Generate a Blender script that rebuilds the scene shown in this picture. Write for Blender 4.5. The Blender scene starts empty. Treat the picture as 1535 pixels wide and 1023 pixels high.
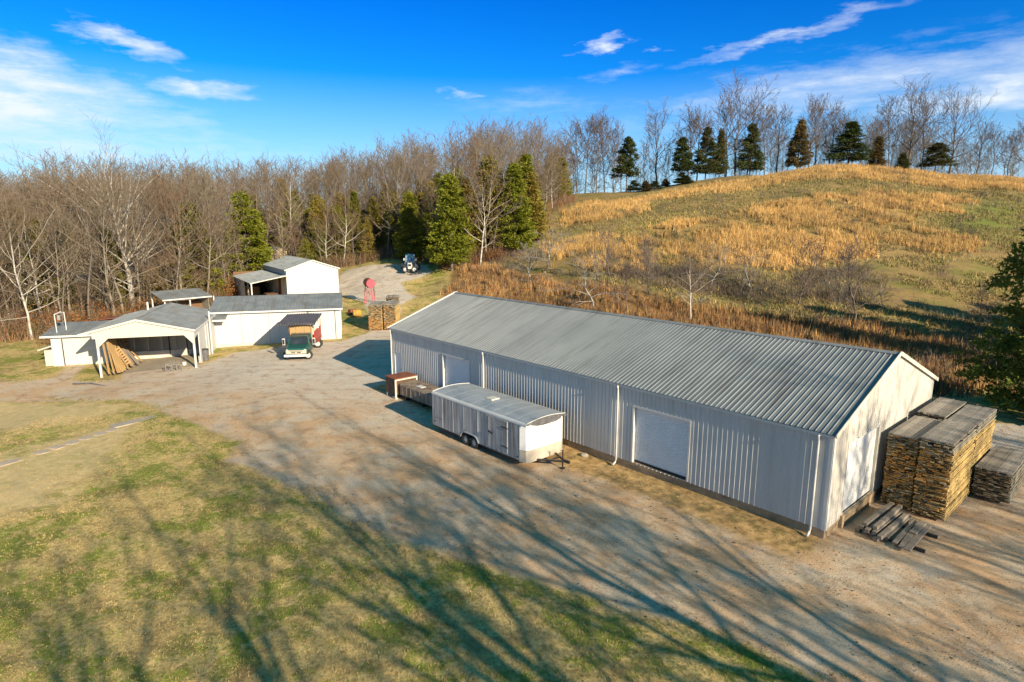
import bpy, bmesh, math, random
import numpy as np
from mathutils import Vector, Matrix, noise as mnoise
random.seed(7); RNG=np.random.default_rng(7)
sc=bpy.context.scene; COL=sc.collection
R=math.radians
# ---------------------------------------------------------------- node helpers
def newmat(name):
    m=bpy.data.materials.new(name); m.use_nodes=True
    nt=m.node_tree; b=nt.nodes['Principled BSDF']; return m,nt,b
def N(nt,t,**k):
    n=nt.nodes.new(t)
    for a,v in k.items():
        if a in n.inputs: n.inputs[a].default_value=v
        else: setattr(n,a,v)
    return n
def L(nt,a,b): nt.links.new(a,b)
def noise(nt,vec,scale,detail=4,rough=.55,stretch=None):
    if stretch is not None:
        mp=N(nt,'ShaderNodeMapping'); mp.inputs['Scale'].default_value=stretch; L(nt,vec,mp.inputs['Vector']); vec=mp.outputs[0]
    n=N(nt,'ShaderNodeTexNoise'); n.inputs['Scale'].default_value=scale; n.inputs['Detail'].default_value=detail; n.inputs['Roughness'].default_value=rough
    L(nt,vec,n.inputs['Vector']); return n.outputs['Fac']
def ramp(nt,fac,stops):
    r=N(nt,'ShaderNodeValToRGB'); cr=r.color_ramp
    while len(cr.elements)<len(stops): cr.elements.new(.5)
    for e,(p,c) in zip(cr.elements,stops):
        e.position=p; e.color=(c,c,c,1) if isinstance(c,(int,float)) else (*c,1)
    L(nt,fac,r.inputs[0]); return r.outputs[0]
def mix(nt,fac,a,b,mode='MIX'):
    m=N(nt,'ShaderNodeMix'); m.data_type='RGBA'; m.blend_type=mode
    for s,v in ((0,fac),(6,a),(7,b)):
        if isinstance(v,(int,float)): m.inputs[s].default_value=v
        elif isinstance(v,tuple): m.inputs[s].default_value=(*v,1)
        else: L(nt,v,m.inputs[s])
    return m.outputs[2]
def mth(nt,op,a,b=None,c=None,clamp=False):
    m=N(nt,'ShaderNodeMath'); m.operation=op; m.use_clamp=clamp
    for i,v in enumerate((a,b,c)):
        if v is None: continue
        if isinstance(v,(int,float)): m.inputs[i].default_value=v
        else: L(nt,v,m.inputs[i])
    return m.outputs[0]
def bump(nt,b,h,strength=.3,dist=.02):
    bp=N(nt,'ShaderNodeBump'); bp.inputs['Strength'].default_value=strength; bp.inputs['Distance'].default_value=dist
    L(nt,h,bp.inputs['Height']); L(nt,bp.outputs[0],b.inputs['Normal'])
def coord(nt,kind='Object'): return N(nt,'ShaderNodeTexCoord').outputs[kind]
def surf(name,c1,c2,rough=.6,metal=0,scale=3,stretch=None,bumps=.15,bscale=40,thr=(.35,.7),dirt=None,dthr=(.55,.75),dscale=1.2,dstretch=None,spec=.4):
    m,nt,b=newmat(name); v=coord(nt)
    f=ramp(nt,noise(nt,v,scale,5,.6,stretch),[(thr[0],0.),(thr[1],1.)])
    c=mix(nt,f,c1,c2)
    if dirt:
        d=ramp(nt,noise(nt,v,dscale,6,.65,dstretch),[(dthr[0],0.),(dthr[1],1.)]); c=mix(nt,d,c,dirt)
    L(nt,c,b.inputs['Base Color']); b.inputs['Roughness'].default_value=rough; b.inputs['Metallic'].default_value=metal
    b.inputs['Specular IOR Level'].default_value=spec
    if bumps: bump(nt,b,noise(nt,v,bscale,3),bumps)
    return m
def attrmat(name,attr,rough=.85,scale=8,stretch=None,amt=.35,bumps=.3,bscale=30,dist=.02):
    m,nt,b=newmat(name); v=coord(nt); a=N(nt,'ShaderNodeAttribute'); a.attribute_name=attr
    f=noise(nt,v,scale,5,.65,stretch); k=ramp(nt,f,[(.25,1-amt),(.75,1+amt*.4)])
    L(nt,mix(nt,1.0,a.outputs['Color'],k,'MULTIPLY'),b.inputs['Base Color']); b.inputs['Roughness'].default_value=rough
    if bumps: bump(nt,b,noise(nt,v,bscale,3),bumps,dist)
    return m
# ---------------------------------------------------------------- materials
M={}
M['wall']=surf('white ribbed steel',(.56,.565,.56),(.50,.50,.49),.45,0,1.2,(1,1,.15),.0,dirt=(.42,.38,.31),dthr=(.52,.85),dscale=1.3,dstretch=(2.5,2.5,.12))
M['wallg']=surf('white gable steel',(.56,.54,.49),(.48,.45,.40),.5,0,1.2,(1,1,.15),.0,dirt=(.55,.48,.38),dthr=(.6,.95),dscale=1.3,dstretch=(2,2,.1))
M['roof']=surf('grey galvanised roof',(.21,.23,.24),(.28,.30,.305),.5,.12,.35,None,.05,25,dirt=(.15,.15,.15),dthr=(.48,.72),dscale=1.1,dstretch=(2.5,.22,.22))
M['roof2']=surf('old grey roof',(.17,.19,.20),(.27,.285,.29),.5,.12,.8,None,.05,25,dirt=(.17,.15,.13),dthr=(.48,.75),dscale=1.1,dstretch=(2,.3,.3))
M['trim']=surf('white trim',(.62,.62,.60),(.56,.55,.52),.45,0,2,None,0)
M['creamtrim']=surf('cream trim',(.64,.61,.53),(.55,.51,.42),.5,0,2,None,0)
M['door']=surf('white roll up door',(.74,.75,.76),(.68,.69,.70),.4,0,1.5,None,0)
M['white']=surf('painted white boards',(.55,.55,.54),(.48,.48,.47),.55,0,1.5,(3,3,.3),.05,40,dirt=(.55,.50,.42),dthr=(.66,.95),dscale=2,dstretch=(2,2,.2))
M['beige']=surf('beige painted boards',(.56,.53,.46),(.46,.43,.36),.65,0,2,(4,4,.3),.1,40,dirt=(.40,.30,.20),dthr=(.62,.9),dscale=2)
M['concrete']=surf('stained concrete',(.40,.30,.19),(.26,.19,.11),.85,0,1.5,None,.4,30,dirt=(.12,.10,.06),dthr=(.5,.75),dscale=2.2,dstretch=(.6,.6,2))
M['slab']=surf('pale concrete',(.40,.35,.28),(.31,.27,.21),.85,0,1.2,None,.3,30)
M['block']=surf('pale concrete block',(.60,.56,.48),(.45,.40,.33),.8,0,2,None,.3,30)
M['dark']=surf('dark interior',(.035,.03,.028),(.06,.05,.045),.9,0,2,None,0)
M['black']=surf('black steel',(.02,.02,.022),(.045,.04,.04),.5,0,8,None,.1,60)
M['rubber']=surf('tyre rubber',(.025,.025,.025),(.05,.048,.045),.8,0,12,None,.2,80)
M['rim']=surf('grey white rim',(.62,.62,.6),(.45,.44,.42),.5,.1,8,None,0)
M['trailer']=surf('weathered white aluminium',(.58,.59,.60),(.40,.41,.42),.45,.1,2.0,(3,3,.25),.06,8,dirt=(.17,.165,.16),dthr=(.42,.66),dscale=2.6,dstretch=(2.2,2.2,.11))
M['trailerf']=surf('clean white nose',(.84,.84,.83),(.78,.78,.76),.4,0,2.0,(3,3,.25),.0)
M['trailerroof']=surf('grey trailer roof',(.40,.43,.45),(.32,.34,.36),.5,.2,1.2,None,.05,15,dirt=(.22,.22,.22),dthr=(.58,.85),dscale=1.8)
M['nosecap']=surf('dark nose cap',(.10,.10,.105),(.18,.18,.19),.4,.2,4,None,.0)
M['gravguard']=surf('beige stone guard',(.55,.50,.42),(.45,.41,.34),.5,.2,3,None,0)
M['trough']=surf('grimy brown-grey steel box',(.36,.29,.22),(.22,.17,.12),.65,.1,2.0,(2,2,.4),.1,20,dirt=(.12,.07,.04),dthr=(.42,.7),dscale=2.4,dstretch=(1.5,1.5,.5))
M['browncab']=surf('brown cabinet side',(.13,.075,.045),(.07,.045,.03),.7,.1,3,None,.2,30)
M['rust']=surf('rusty steel',(.28,.09,.045),(.16,.06,.035),.8,.1,4,None,.3,40,dirt=(.07,.05,.04),dthr=(.5,.8))
M['pink']=surf('faded red tank paint',(.42,.06,.09),(.40,.06,.08),.5,0,4,None,0,dirt=(.22,.09,.07),dthr=(.55,.8))
M['green']=surf('teal green truck paint',(.015,.085,.072),(.025,.11,.09),.35,.1,3,None,0,dirt=(.08,.09,.07),dthr=(.6,.9),dscale=5)
M['truckroof']=surf('dull dark green roof',(.05,.075,.06),(.08,.09,.07),.6,.0,5,None,.1)
M['red']=surf('red truck body',(.42,.03,.025),(.32,.03,.025),.45,0,4,None,0,dirt=(.2,.08,.05),dthr=(.6,.85))
M['chrome']=surf('dull white bumper',(.74,.74,.72),(.6,.6,.58),.35,.1,6,None,0)
M['grille']=surf('cream grille',(.62,.54,.42),(.5,.42,.32),.4,.2,6,None,0)
M['glass']=surf('dark glass',(.02,.025,.03),(.04,.05,.06),.08,0,2,None,0,spec=.8)
M['lamp']=surf('headlight glass',(.55,.42,.32),(.6,.5,.4),.2,0,4,None,0)
M['canopy']=surf('brown grey corrugated sheet',(.10,.085,.09),(.17,.15,.15),.5,.3,3,(3,.4,3),.1,30,dirt=(.16,.08,.05),dthr=(.6,.85))
M['wood']=surf('fresh tan wood',(.46,.30,.14),(.36,.22,.10),.75,0,3,(1,8,8),.2,30)
M['wood2']=surf('pinkish plank',(.33,.23,.16),(.22,.15,.10),.75,0,3,(1,8,8),.2,30)
M['brownwood']=surf('brown boards',(.20,.11,.055),(.11,.06,.035),.85,0,3,(8,8,.6),.2,30)
M['greywood']=surf('weathered grey timber',(.30,.26,.21),(.17,.14,.11),.85,0,5,(8,.7,8),.4,40,dirt=(.30,.19,.10),dthr=(.6,.8),dscale=3)
M['plank']=surf('yellow plank',(.44,.29,.12),(.32,.21,.10),.75,0,4,(8,8,.7),.2,40,dirt=(.26,.2,.14),dthr=(.6,.8),dscale=2)
M['lumber']=attrmat('stacked lumber','tint',.85,9,(1,1,1),.45,.4,50)
M['flag']=surf('pale flagstone',(.50,.41,.32),(.38,.31,.23),.85,0,4,None,.3,30)
M['rock']=surf('pale rock',(.46,.40,.32),(.3,.26,.2),.85,0,4,None,.5,12)
M['tarp']=surf('yellow straw bale',(.48,.30,.06),(.33,.18,.04),.85,0,5,None,.4,20)
M['blue']=surf('blue tractor cab',(.05,.20,.34),(.03,.12,.24),.25,0,4,None,0,spec=.6)
M['tractorw']=surf('pale tractor bonnet',(.55,.56,.52),(.42,.42,.38),.5,0,4,None,0)
M['cabin']=surf('grey weathered cladding',(.30,.29,.27),(.2,.19,.18),.8,0,2,None,.1)
M['cream']=surf('cream painted wall',(.66,.58,.42),(.55,.47,.33),.8,0,1,None,.1)
M['text']=surf('faded lettering',(.10,.08,.08),(.16,.13,.13),.6,0,30,None,0)
def barkmat(name,c1,c2,c3):
    m,nt,b=newmat(name); g=N(nt,'ShaderNodeNewGeometry').outputs['Position']; oi=N(nt,'ShaderNodeObjectInfo').outputs['Random']
    a=N(nt,'ShaderNodeAttribute'); a.attribute_name='thick'
    tw=mix(nt,ramp(nt,mth(nt,'ADD',mth(nt,'MULTIPLY',oi,.55),mth(nt,'MULTIPLY',noise(nt,g,.11,2),.6)),[(.3,0.),(.75,1.)]),c2,c3)
    th=mix(nt,ramp(nt,noise(nt,g,2.2,4),[(.35,0.),(.65,1.)]),c1,tuple(x*.6 for x in c1))
    c=mix(nt,a.outputs['Fac'],tw,th); L(nt,c,b.inputs['Base Color']); b.inputs['Roughness'].default_value=.85
    b.inputs['Specular IOR Level'].default_value=.2
    return m
M['bark']=barkmat('grey brown bark',(.26,.22,.17),(.185,.12,.075),(.19,.155,.11))
M['barkpale']=barkmat('pale sycamore bark',(.55,.51,.44),(.17,.105,.06),(.17,.125,.085))
M['barkdark']=barkmat('dark ridge bark',(.17,.14,.115),(.13,.095,.08),(.15,.12,.105))
M['barkgrey']=barkmat('lichen grey bark',(.36,.34,.29),(.22,.19,.16),(.26,.24,.21))
def folmat(name,c1,c2,c3):
    m,nt,b=newmat(name); g=N(nt,'ShaderNodeNewGeometry').outputs['Position']; oi=N(nt,'ShaderNodeObjectInfo').outputs['Random']
    f=ramp(nt,noise(nt,g,1.3,3),[(.3,0.),(.7,1.)]); c=mix(nt,f,c1,c2)
    f2=ramp(nt,mth(nt,'ADD',mth(nt,'MULTIPLY',oi,.6),mth(nt,'MULTIPLY',noise(nt,g,.4,2),.6)),[(.45,0.),(.9,1.)]); c=mix(nt,f2,c,c3)
    L(nt,c,b.inputs['Base Color']); b.inputs['Roughness'].default_value=.7; b.inputs['Specular IOR Level'].default_value=.25
    tr=N(nt,'ShaderNodeBsdfTranslucent'); L(nt,c,tr.inputs['Color']); ms=N(nt,'ShaderNodeMixShader'); ms.inputs[0].default_value=.22
    L(nt,b.outputs[0],ms.inputs[1]); L(nt,tr.outputs[0],ms.inputs[2]); L(nt,ms.outputs[0],nt.nodes['Material Output'].inputs['Surface'])
    return m
M['cedar']=folmat('olive cedar foliage',(.10,.13,.012),(.24,.24,.018),(.28,.21,.04))
M['cedardark']=folmat('dark cedar foliage',(.035,.055,.016),(.075,.095,.022),(.14,.10,.035))
M['cedarnear']=folmat('near cedar foliage',(.02,.032,.010),(.045,.06,.014),(.12,.15,.02))
M['rustleaf']=folmat('rust oak leaves',(.22,.09,.03),(.30,.13,.04),(.20,.11,.05))
M['tuft']=attrmat('standing dry grass','tint',.8,1.5,None,.25,0)
M['blade']=attrmat('lawn blades','tint',.8,1.5,None,.2,0)
M['twigs']=attrmat('bramble twigs','tint',.85,1.5,None,.2,0)
# ---------------------------------------------------------------- mesh helpers
EACH={'lettering','panel_seam','roof_seam','edge_bead','skid','rim_hole','pillar','batten','stud','brace','grille_slot','mirror_arm','wheel_arch','rib','chassis','cab_frame','rail','corner_trim','block_wall','stored_goods','garage_wall','side_panel','pole','frame','wires','handle','bearer','panel_gap'}
class MB:
    def __init__(s): s.v=[]; s.f=[]; s.c=[]; s.tint=None; s.g=[]
    def add(s,vs,fs):
        o=len(s.v); s.g.append((o,len(s.f))); s.v+=[tuple(x) for x in vs]; s.f+=[tuple(i+o for i in f) for f in fs]
        if s.tint is not None: s.c+=[s.tint]*len(vs)
        return s
    def box(s,x0,x1,y0,y1,z0,z1):
        return s.add([(x0,y0,z0),(x1,y0,z0),(x1,y1,z0),(x0,y1,z0),(x0,y0,z1),(x1,y0,z1),(x1,y1,z1),(x0,y1,z1)],
              [(0,3,2,1),(4,5,6,7),(0,1,5,4),(1,2,6,5),(2,3,7,6),(3,0,4,7)])
    def beam(s,a,b,w,h,up=(0,0,1)):
        a=Vector(a);b=Vector(b);d=(b-a).normalized();u=Vector(up)
        if abs(d.dot(u))>.98: u=Vector((1,0,0))
        x=d.cross(u).normalized()*w/2; y=x.cross(d).normalized()*h/2
        return s.add([a-x-y,a+x-y,a+x+y,a-x+y,b-x-y,b+x-y,b+x+y,b-x+y],[(0,1,2,3),(7,6,5,4),(0,4,5,1),(1,5,6,2),(2,6,7,3),(3,7,4,0)])
    def tube(s,pts,r,n=8,caps=True):
        pts=[Vector(p) for p in pts]; rs=r if isinstance(r,(list,tuple)) else [r]*len(pts); o=len(s.v); vs=[]
        for i,p in enumerate(pts):
            d=(pts[min(i+1,len(pts)-1)]-pts[max(i-1,0)]).normalized(); u=Vector((0,0,1)) if abs(d.z)<.9 else Vector((1,0,0))
            x=d.cross(u).normalized(); y=x.cross(d)
            vs+=[p+(x*math.cos(2*math.pi*k/n)+y*math.sin(2*math.pi*k/n))*rs[i] for k in range(n)]
        fs=[(i*n+k,i*n+(k+1)%n,(i+1)*n+(k+1)%n,(i+1)*n+k) for i in range(len(pts)-1) for k in range(n)]
        if caps: fs+=[tuple(range(n-1,-1,-1)),tuple((len(pts)-1)*n+k for k in range(n))]
        return s.add(vs,fs)
    def prism(s,poly,a,b):   # poly of 3d points swept by vector
        n=len(poly); a=Vector(a); P=[Vector(p) for p in poly]
        return s.add(P+[p+a for p in P],[tuple(range(n-1,-1,-1)),tuple(range(n,2*n))]+[(k,(k+1)%n,n+(k+1)%n,n+k) for k in range(n)])
    def ribbed(s,O,A,B,Nn,La,lo,hi,sp=.2286,rh=.022,rw=.055,openings=(),top=.018,end=True):
        O=Vector(O);A=Vector(A);B=Vector(B);Nn=Vector(Nn)
        lof=lo if callable(lo) else (lambda a:lo); hif=hi if callable(hi) else (lambda a:hi)
        P=[]; k=0; a=sp/2
        P.append((0,0))
        while a<La-rw/2:
            P+=[(a-rw/2,0),(a-top/2,rh),(a+top/2,rh),(a+rw/2,0)]; a+=sp
        P.append((La,0))
        xs=sorted(set([o[i] for o in openings for i in (0,1)]))
        def hgt(q):
            for (x0,h0),(x1,h1) in zip(P,P[1:]):
                if x0<=q<=x1: return h0+(h1-h0)*((q-x0)/max(1e-9,x1-x0))
            return 0
        P+= [(q,hgt(q)) for q in xs if 0<q<La]; P.sort()
        if callable(hi):   # make sure ridge break is a point
            pass
        vs=[];fs=[]
        for (x0,h0),(x1,h1) in zip(P,P[1:]):
            if x1-x0<1e-6: continue
            xm=(x0+x1)/2; iv=[(0,1)]
            segs=[(('lo',0),('hi',0))]
            cuts=[o for o in openings if o[0]<xm<o[1]]
            rng=[]
            if not cuts: rng=[(lof(x0),lof(x1),hif(x0),hif(x1))]
            else:
                o=cuts[0]
                if o[2]>lof(xm)+1e-4: rng.append((lof(x0),lof(x1),o[2],o[2]))
                if o[3]<hif(xm)-1e-4: rng.append((o[3],o[3],hif(x0),hif(x1)))
            for l0,l1,u0,u1 in rng:
                b=len(vs); vs+=[O+A*x0+B*l0+Nn*h0,O+A*x1+B*l1+Nn*h1,O+A*x1+B*u1+Nn*h1,O+A*x0+B*u0+Nn*h0]; fs.append((b,b+1,b+2,b+3))
        return s.add(vs,fs)
    def build(s,name,mat,parent=None,smooth=False,bevel=0):
        if name in EACH and len(s.g)>1:
            g=s.g+[(len(s.v),len(s.f))]; last=None
            for (v0,f0),(v1,f1) in zip(g,g[1:]):
                m=MB(); m.v=s.v[v0:v1]; m.f=[tuple(i-v0 for i in f) for f in s.f[f0:f1]]; m.c=s.c[v0:v1] if s.c else []; m.g=[(0,0)]; last=m.build(name,mat,parent,smooth,bevel)
            return last
        me=bpy.data.meshes.new(name); me.from_pydata([tuple(v) for v in s.v],[],s.f); me.update()
        if s.c:
            ca=me.color_attributes.new('tint','FLOAT_COLOR','POINT'); ca.data.foreach_set('color',np.array([(*c,1) for c in s.c],dtype=np.float32).ravel())
        me.materials.append(mat if not isinstance(mat,str) else M[mat])
        if smooth: me.polygons.foreach_set('use_smooth',[True]*len(me.polygons))
        o=bpy.data.objects.new(name,me); COL.objects.link(o)
        if parent is not None: o.parent=parent
        if bevel:
            md=o.modifiers.new('b','BEVEL'); md.width=bevel; md.segments=2; md.limit_method='ANGLE'
        return o
def mesh_np(name,V,F,mat,attrs=None,smooth=False):
    me=bpy.data.meshes.new(name); V=np.asarray(V,dtype=np.float32); F=np.asarray(F,dtype=np.int32); k=F.shape[1]
    me.vertices.add(len(V)); me.vertices.foreach_set('co',V.ravel())
    me.loops.add(F.size); me.loops.foreach_set('vertex_index',F.ravel())
    me.polygons.add(len(F)); me.polygons.foreach_set('loop_start',np.arange(0,F.size,k,dtype=np.int32))
    me.polygons.foreach_set('loop_total',np.full(len(F),k,dtype=np.int32))
    if smooth: me.polygons.foreach_set('use_smooth',np.ones(len(F),dtype=bool))
    for n,a in (attrs or {}).items():
        a=np.asarray(a,dtype=np.float32)
        if a.ndim==1: at=me.attributes.new(n,'FLOAT','POINT'); at.data.foreach_set('value',a)
        else:
            at=me.color_attributes.new(n,'FLOAT_COLOR','POINT'); at.data.foreach_set('color',np.concatenate([a,np.ones((len(a),1),np.float32)],1).ravel())
    me.materials.append(M[mat] if isinstance(mat,str) else mat); me.update(); me.validate(); return me
def thing(name,label,cat,loc=(0,0,0),rot=0,group=None):
    o=bpy.data.objects.new(name,None); COL.objects.link(o); o.location=loc; o.rotation_euler=(0,0,R(rot)) if not isinstance(rot,tuple) else rot
    o.empty_display_size=.3; tag(o,label,cat,group); return o
def tag(o,label=None,cat=None,group=None,kind=None):
    if label: o['label']=label
    if cat: o['category']=cat
    if group: o['group']=group
    if kind: o['kind']=kind
    return o
def copy_tree(o,parent=None):
    c=o.copy(); COL.objects.link(c); c.parent=parent
    for ch in o.children: copy_tree(ch,c)
    return c
# ---------------------------------------------------------------- terrain
def ss(a,b,x):
    t=np.clip((np.asarray(x,float)-a)/(b-a),0,1); return t*t*(3-2*t)
T=np.array([-1.2,-.85,-.5,-.35,-.17,.0,.06,.16,.36,.53,.75,.95,1.3])
YS=np.array([0,50,60,70,80,93,105,130,150,180,215,260,400,3000.])
ZT=np.array([
[0,0,0,0,.3,1,1.5,2.5,4,6,7,7,6,0],
[0,0,0,0,.3,1,1.5,2.5,4,6.5,8,8,6,0],
[0,0,0,0,.3,.8,1.3,3,5,7,9,9,6,0],
[0,0,0,0,.3,.8,1.6,4,6,9,11,11,6,0],
[0,0,0,.1,.6,2.0,4,8,10.5,14,15,14,8,0],
[0,0,0,.5,1.6,4.2,6.5,12,15.5,19,18,15,8,0],
[0,0,0,.9,2.4,5,7.2,13,16.5,20,19,15,8,0],
[0,0,.2,2,4,6.6,9,14.5,17.5,21,20,15,8,0],
[0,0,.4,2,4.4,7.3,10.2,16.5,20.4,25.3,25,19,8,0],
[0,0,.5,2,4.4,7.6,10.8,17.5,22.3,28.2,28,21,8,0],
[0,0,.5,2,4.2,7.2,10.2,16.5,20.2,24.8,24,18,8,0],
[0,0,.5,2,4,6.5,9,14,18,22,21,16,8,0],
[0,0,.5,2,4,6,8,12,15,18,17,14,8,0]])
def vnoise(x,y,s,seed=0):
    x=np.asarray(x,float)/s+seed*17.3; y=np.asarray(y,float)/s+seed*9.7
    xi=np.floor(x).astype(int); yi=np.floor(y).astype(int); fx=x-xi; fy=y-yi; fx=fx*fx*(3-2*fx); fy=fy*fy*(3-2*fy)
    def h(a,b):
        n=(a*374761393+b*668265263+seed*1442695)&0x7fffffff; n=((n^(n>>13))*1274126177)&0x7fffffff; return ((n^(n>>16))&0xffff)/65535.
    return (h(xi,yi)*(1-fx)+h(xi+1,yi)*fx)*(1-fy)+(h(xi,yi+1)*(1-fx)+h(xi+1,yi+1)*fx)*fy
def fbm(x,y,s,seed=0): return .5*vnoise(x,y,s,seed)+.3*vnoise(x,y,s*.47,seed+1)+.2*vnoise(x,y,s*.21,seed+2)
def terr(x,y):
    x=np.asarray(x,float);y=np.asarray(y,float)
    yy=np.maximum(y,0.01); t=np.clip(x/np.maximum(yy,25),T[0],T[-1]-1e-6)
    it=np.clip(np.searchsorted(T,t)-1,0,len(T)-2); ft=(t-T[it])/(T[it+1]-T[it]); ft=ft*ft*(3-2*ft)
    yc=np.clip(yy,YS[0],YS[-1]-1e-3); iy=np.clip(np.searchsorted(YS,yc)-1,0,len(YS)-2); fy=(yc-YS[iy])/(YS[iy+1]-YS[iy])
    z=(ZT[it,iy]*(1-fy)+ZT[it,iy+1]*fy)*(1-ft)+(ZT[it+1,iy]*(1-fy)+ZT[it+1,iy+1]*fy)*ft
    z=z-.25*ss(-20,-27,x)*ss(90,70,y)*ss(20,40,y)-.4*ss(-27,-35,x)*ss(90,70,y)*ss(20,40,y)
    z=z+(fbm(x,y,9,3)-.5)*.9*ss(62,80,y)
    z=z+(fbm(x,y,3.,5)-.5)*.14*ss(50,30,y)*0.6
    return z
def tz(x,y): return float(terr(x,y))
def pip(poly,x,y):
    x=np.asarray(x,float);y=np.asarray(y,float); ins=np.zeros(x.shape,bool); d=np.full(x.shape,1e9); P=poly
    for i in range(len(P)):
        x0,y0=P[i];x1,y1=P[(i+1)%len(P)]
        c=((y0>y)!=(y1>y)); xc=(x1-x0)*(y-y0)/((y1-y0) if y1!=y0 else 1e-9)+x0; ins^=(c&(x<xc))
        ex,ey=x1-x0,y1-y0; l=max(ex*ex+ey*ey,1e-9); t=np.clip(((x-x0)*ex+(y-y0)*ey)/l,0,1)
        d=np.minimum(d,np.hypot(x-(x0+t*ex),y-(y0+t*ey)))
    return np.where(ins,d,-d)
POLY={}
POLY['gravel']=[(-60,44.5),(-40.5,47.4),(-38.1,48.8),(-39.1,51.8),(-40.6,53.6),(-38.3,54.0),(-36.2,49.2),(-34.8,47.8),(-31.6,47.8),(-33.5,52),(-33.9,57),(-31.4,57.0),(-27.6,51.2),(-26.9,51.2),(-26.6,57.0),(-23.9,58.2),(-23.0,60.2),(-17.3,61.5),(-16.6,63.0),(-15.5,67.2),(-18.3,78.5),(-20.9,85.2),(-26.9,94.5),(-30.6,108.2),(-30.4,112.8),(-25.3,112.0),(-21.4,110.8),(-15.0,108.0),(-13.3,102.0),(-17.8,97.0),(-13.8,88.2),(-15.2,82.2),(-13.7,74.0),(-9.5,66.0),(-7,55),(3,62),(14,52),(22,42),(27,36),(29,35),(60,26),(60,0),(16.5,5),(12.5,11),(8.7,13.2),(8.0,14.2),(6.9,15.5),(4.7,16.8),(2.8,17.8),(1.2,18.5),(-1.6,19.8),(-4.2,21.2),(-6.4,23.0),(-8.9,25.5),(-12.7,28.2),(-14.4,29.5),(-14.8,32.0),(-18.6,34.8),(-22.1,37.5),(-24.5,39.8),(-27.1,40.8),(-37.0,42.5),(-60,41.5)]
POLY['dirt1']=[(-27,28),(-25.8,31.8),(-24.4,34.5),(-23.1,35.0),(-21.7,30.5),(-20.0,27.0),(-19.5,24.5),(-21.6,23.0),(-25,23)]
POLY['dirt2']=[(-42,42.5),(-26.8,40.2),(-26.2,37.2),(-27.3,35.2),(-31.6,35),(-42,36)]
POLY['g1']=[(65.7,171.5),(81.1,180),(87.5,182),(102.3,182),(127.8,184.5),(150,185),(170,184),(150,160),(127,150),(110,146.8),(92.7,150.2),(77.3,151.5),(66.7,152.8),(43.6,140.0),(34.8,140.5),(30.1,146.8),(35.5,153.2),(47.9,158)]
POLY['g2']=[(11.8,133.2),(17.9,149.5),(31.9,147.8),(29.1,131.5),(23.0,124.5),(15.8,120.2),(9.5,122.5)]
POLY['g3']=[(20.3,109.5),(29.2,117.2),(38.2,114.0),(47.5,122.8),(56.3,128.0),(71.8,131.8),(99.2,138.8),(89.0,124.0),(75.9,113.8),(72.8,107.0),(74.7,101.5),(69.6,94.2),(63.2,92.2),(58.2,95.8),(53.2,92.2),(41.0,87.2),(34.0,86.2),(27.5,86.5),(22.3,92.5),(19.1,102.8)]
POLY['g4']=[(8.0,110.2),(15.7,110.2),(20.5,98.5),(21.7,90.0),(19.5,84.2),(12.5,86.5),(8.3,93.0),(6.3,101.8)]
POLY['g5']=[(-9.0,104.0),(-3.4,99.0),(7.7,85.0),(19.0,74.5),(25.6,70.0),(31.8,66.5),(37.9,64.2),(43.1,58.5),(36,42),(30.7,40.2),(27,44),(18.9,54),(8,61),(-4,70),(-9.5,84)]
POLY['green']=[(79.7,119.8),(95.6,131.5),(135,147.8),(120,118),(98.5,106.0),(79.4,103.5),(72.8,107.0)]
POLY['bramble']=[(9.0,100.2),(16.7,94.8),(22.2,88.0),(33.3,84.2),(50.5,87.2),(46.9,76.0),(41.2,70.2),(30.5,72.5),(19.7,77.5),(10.5,85.8)]
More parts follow.
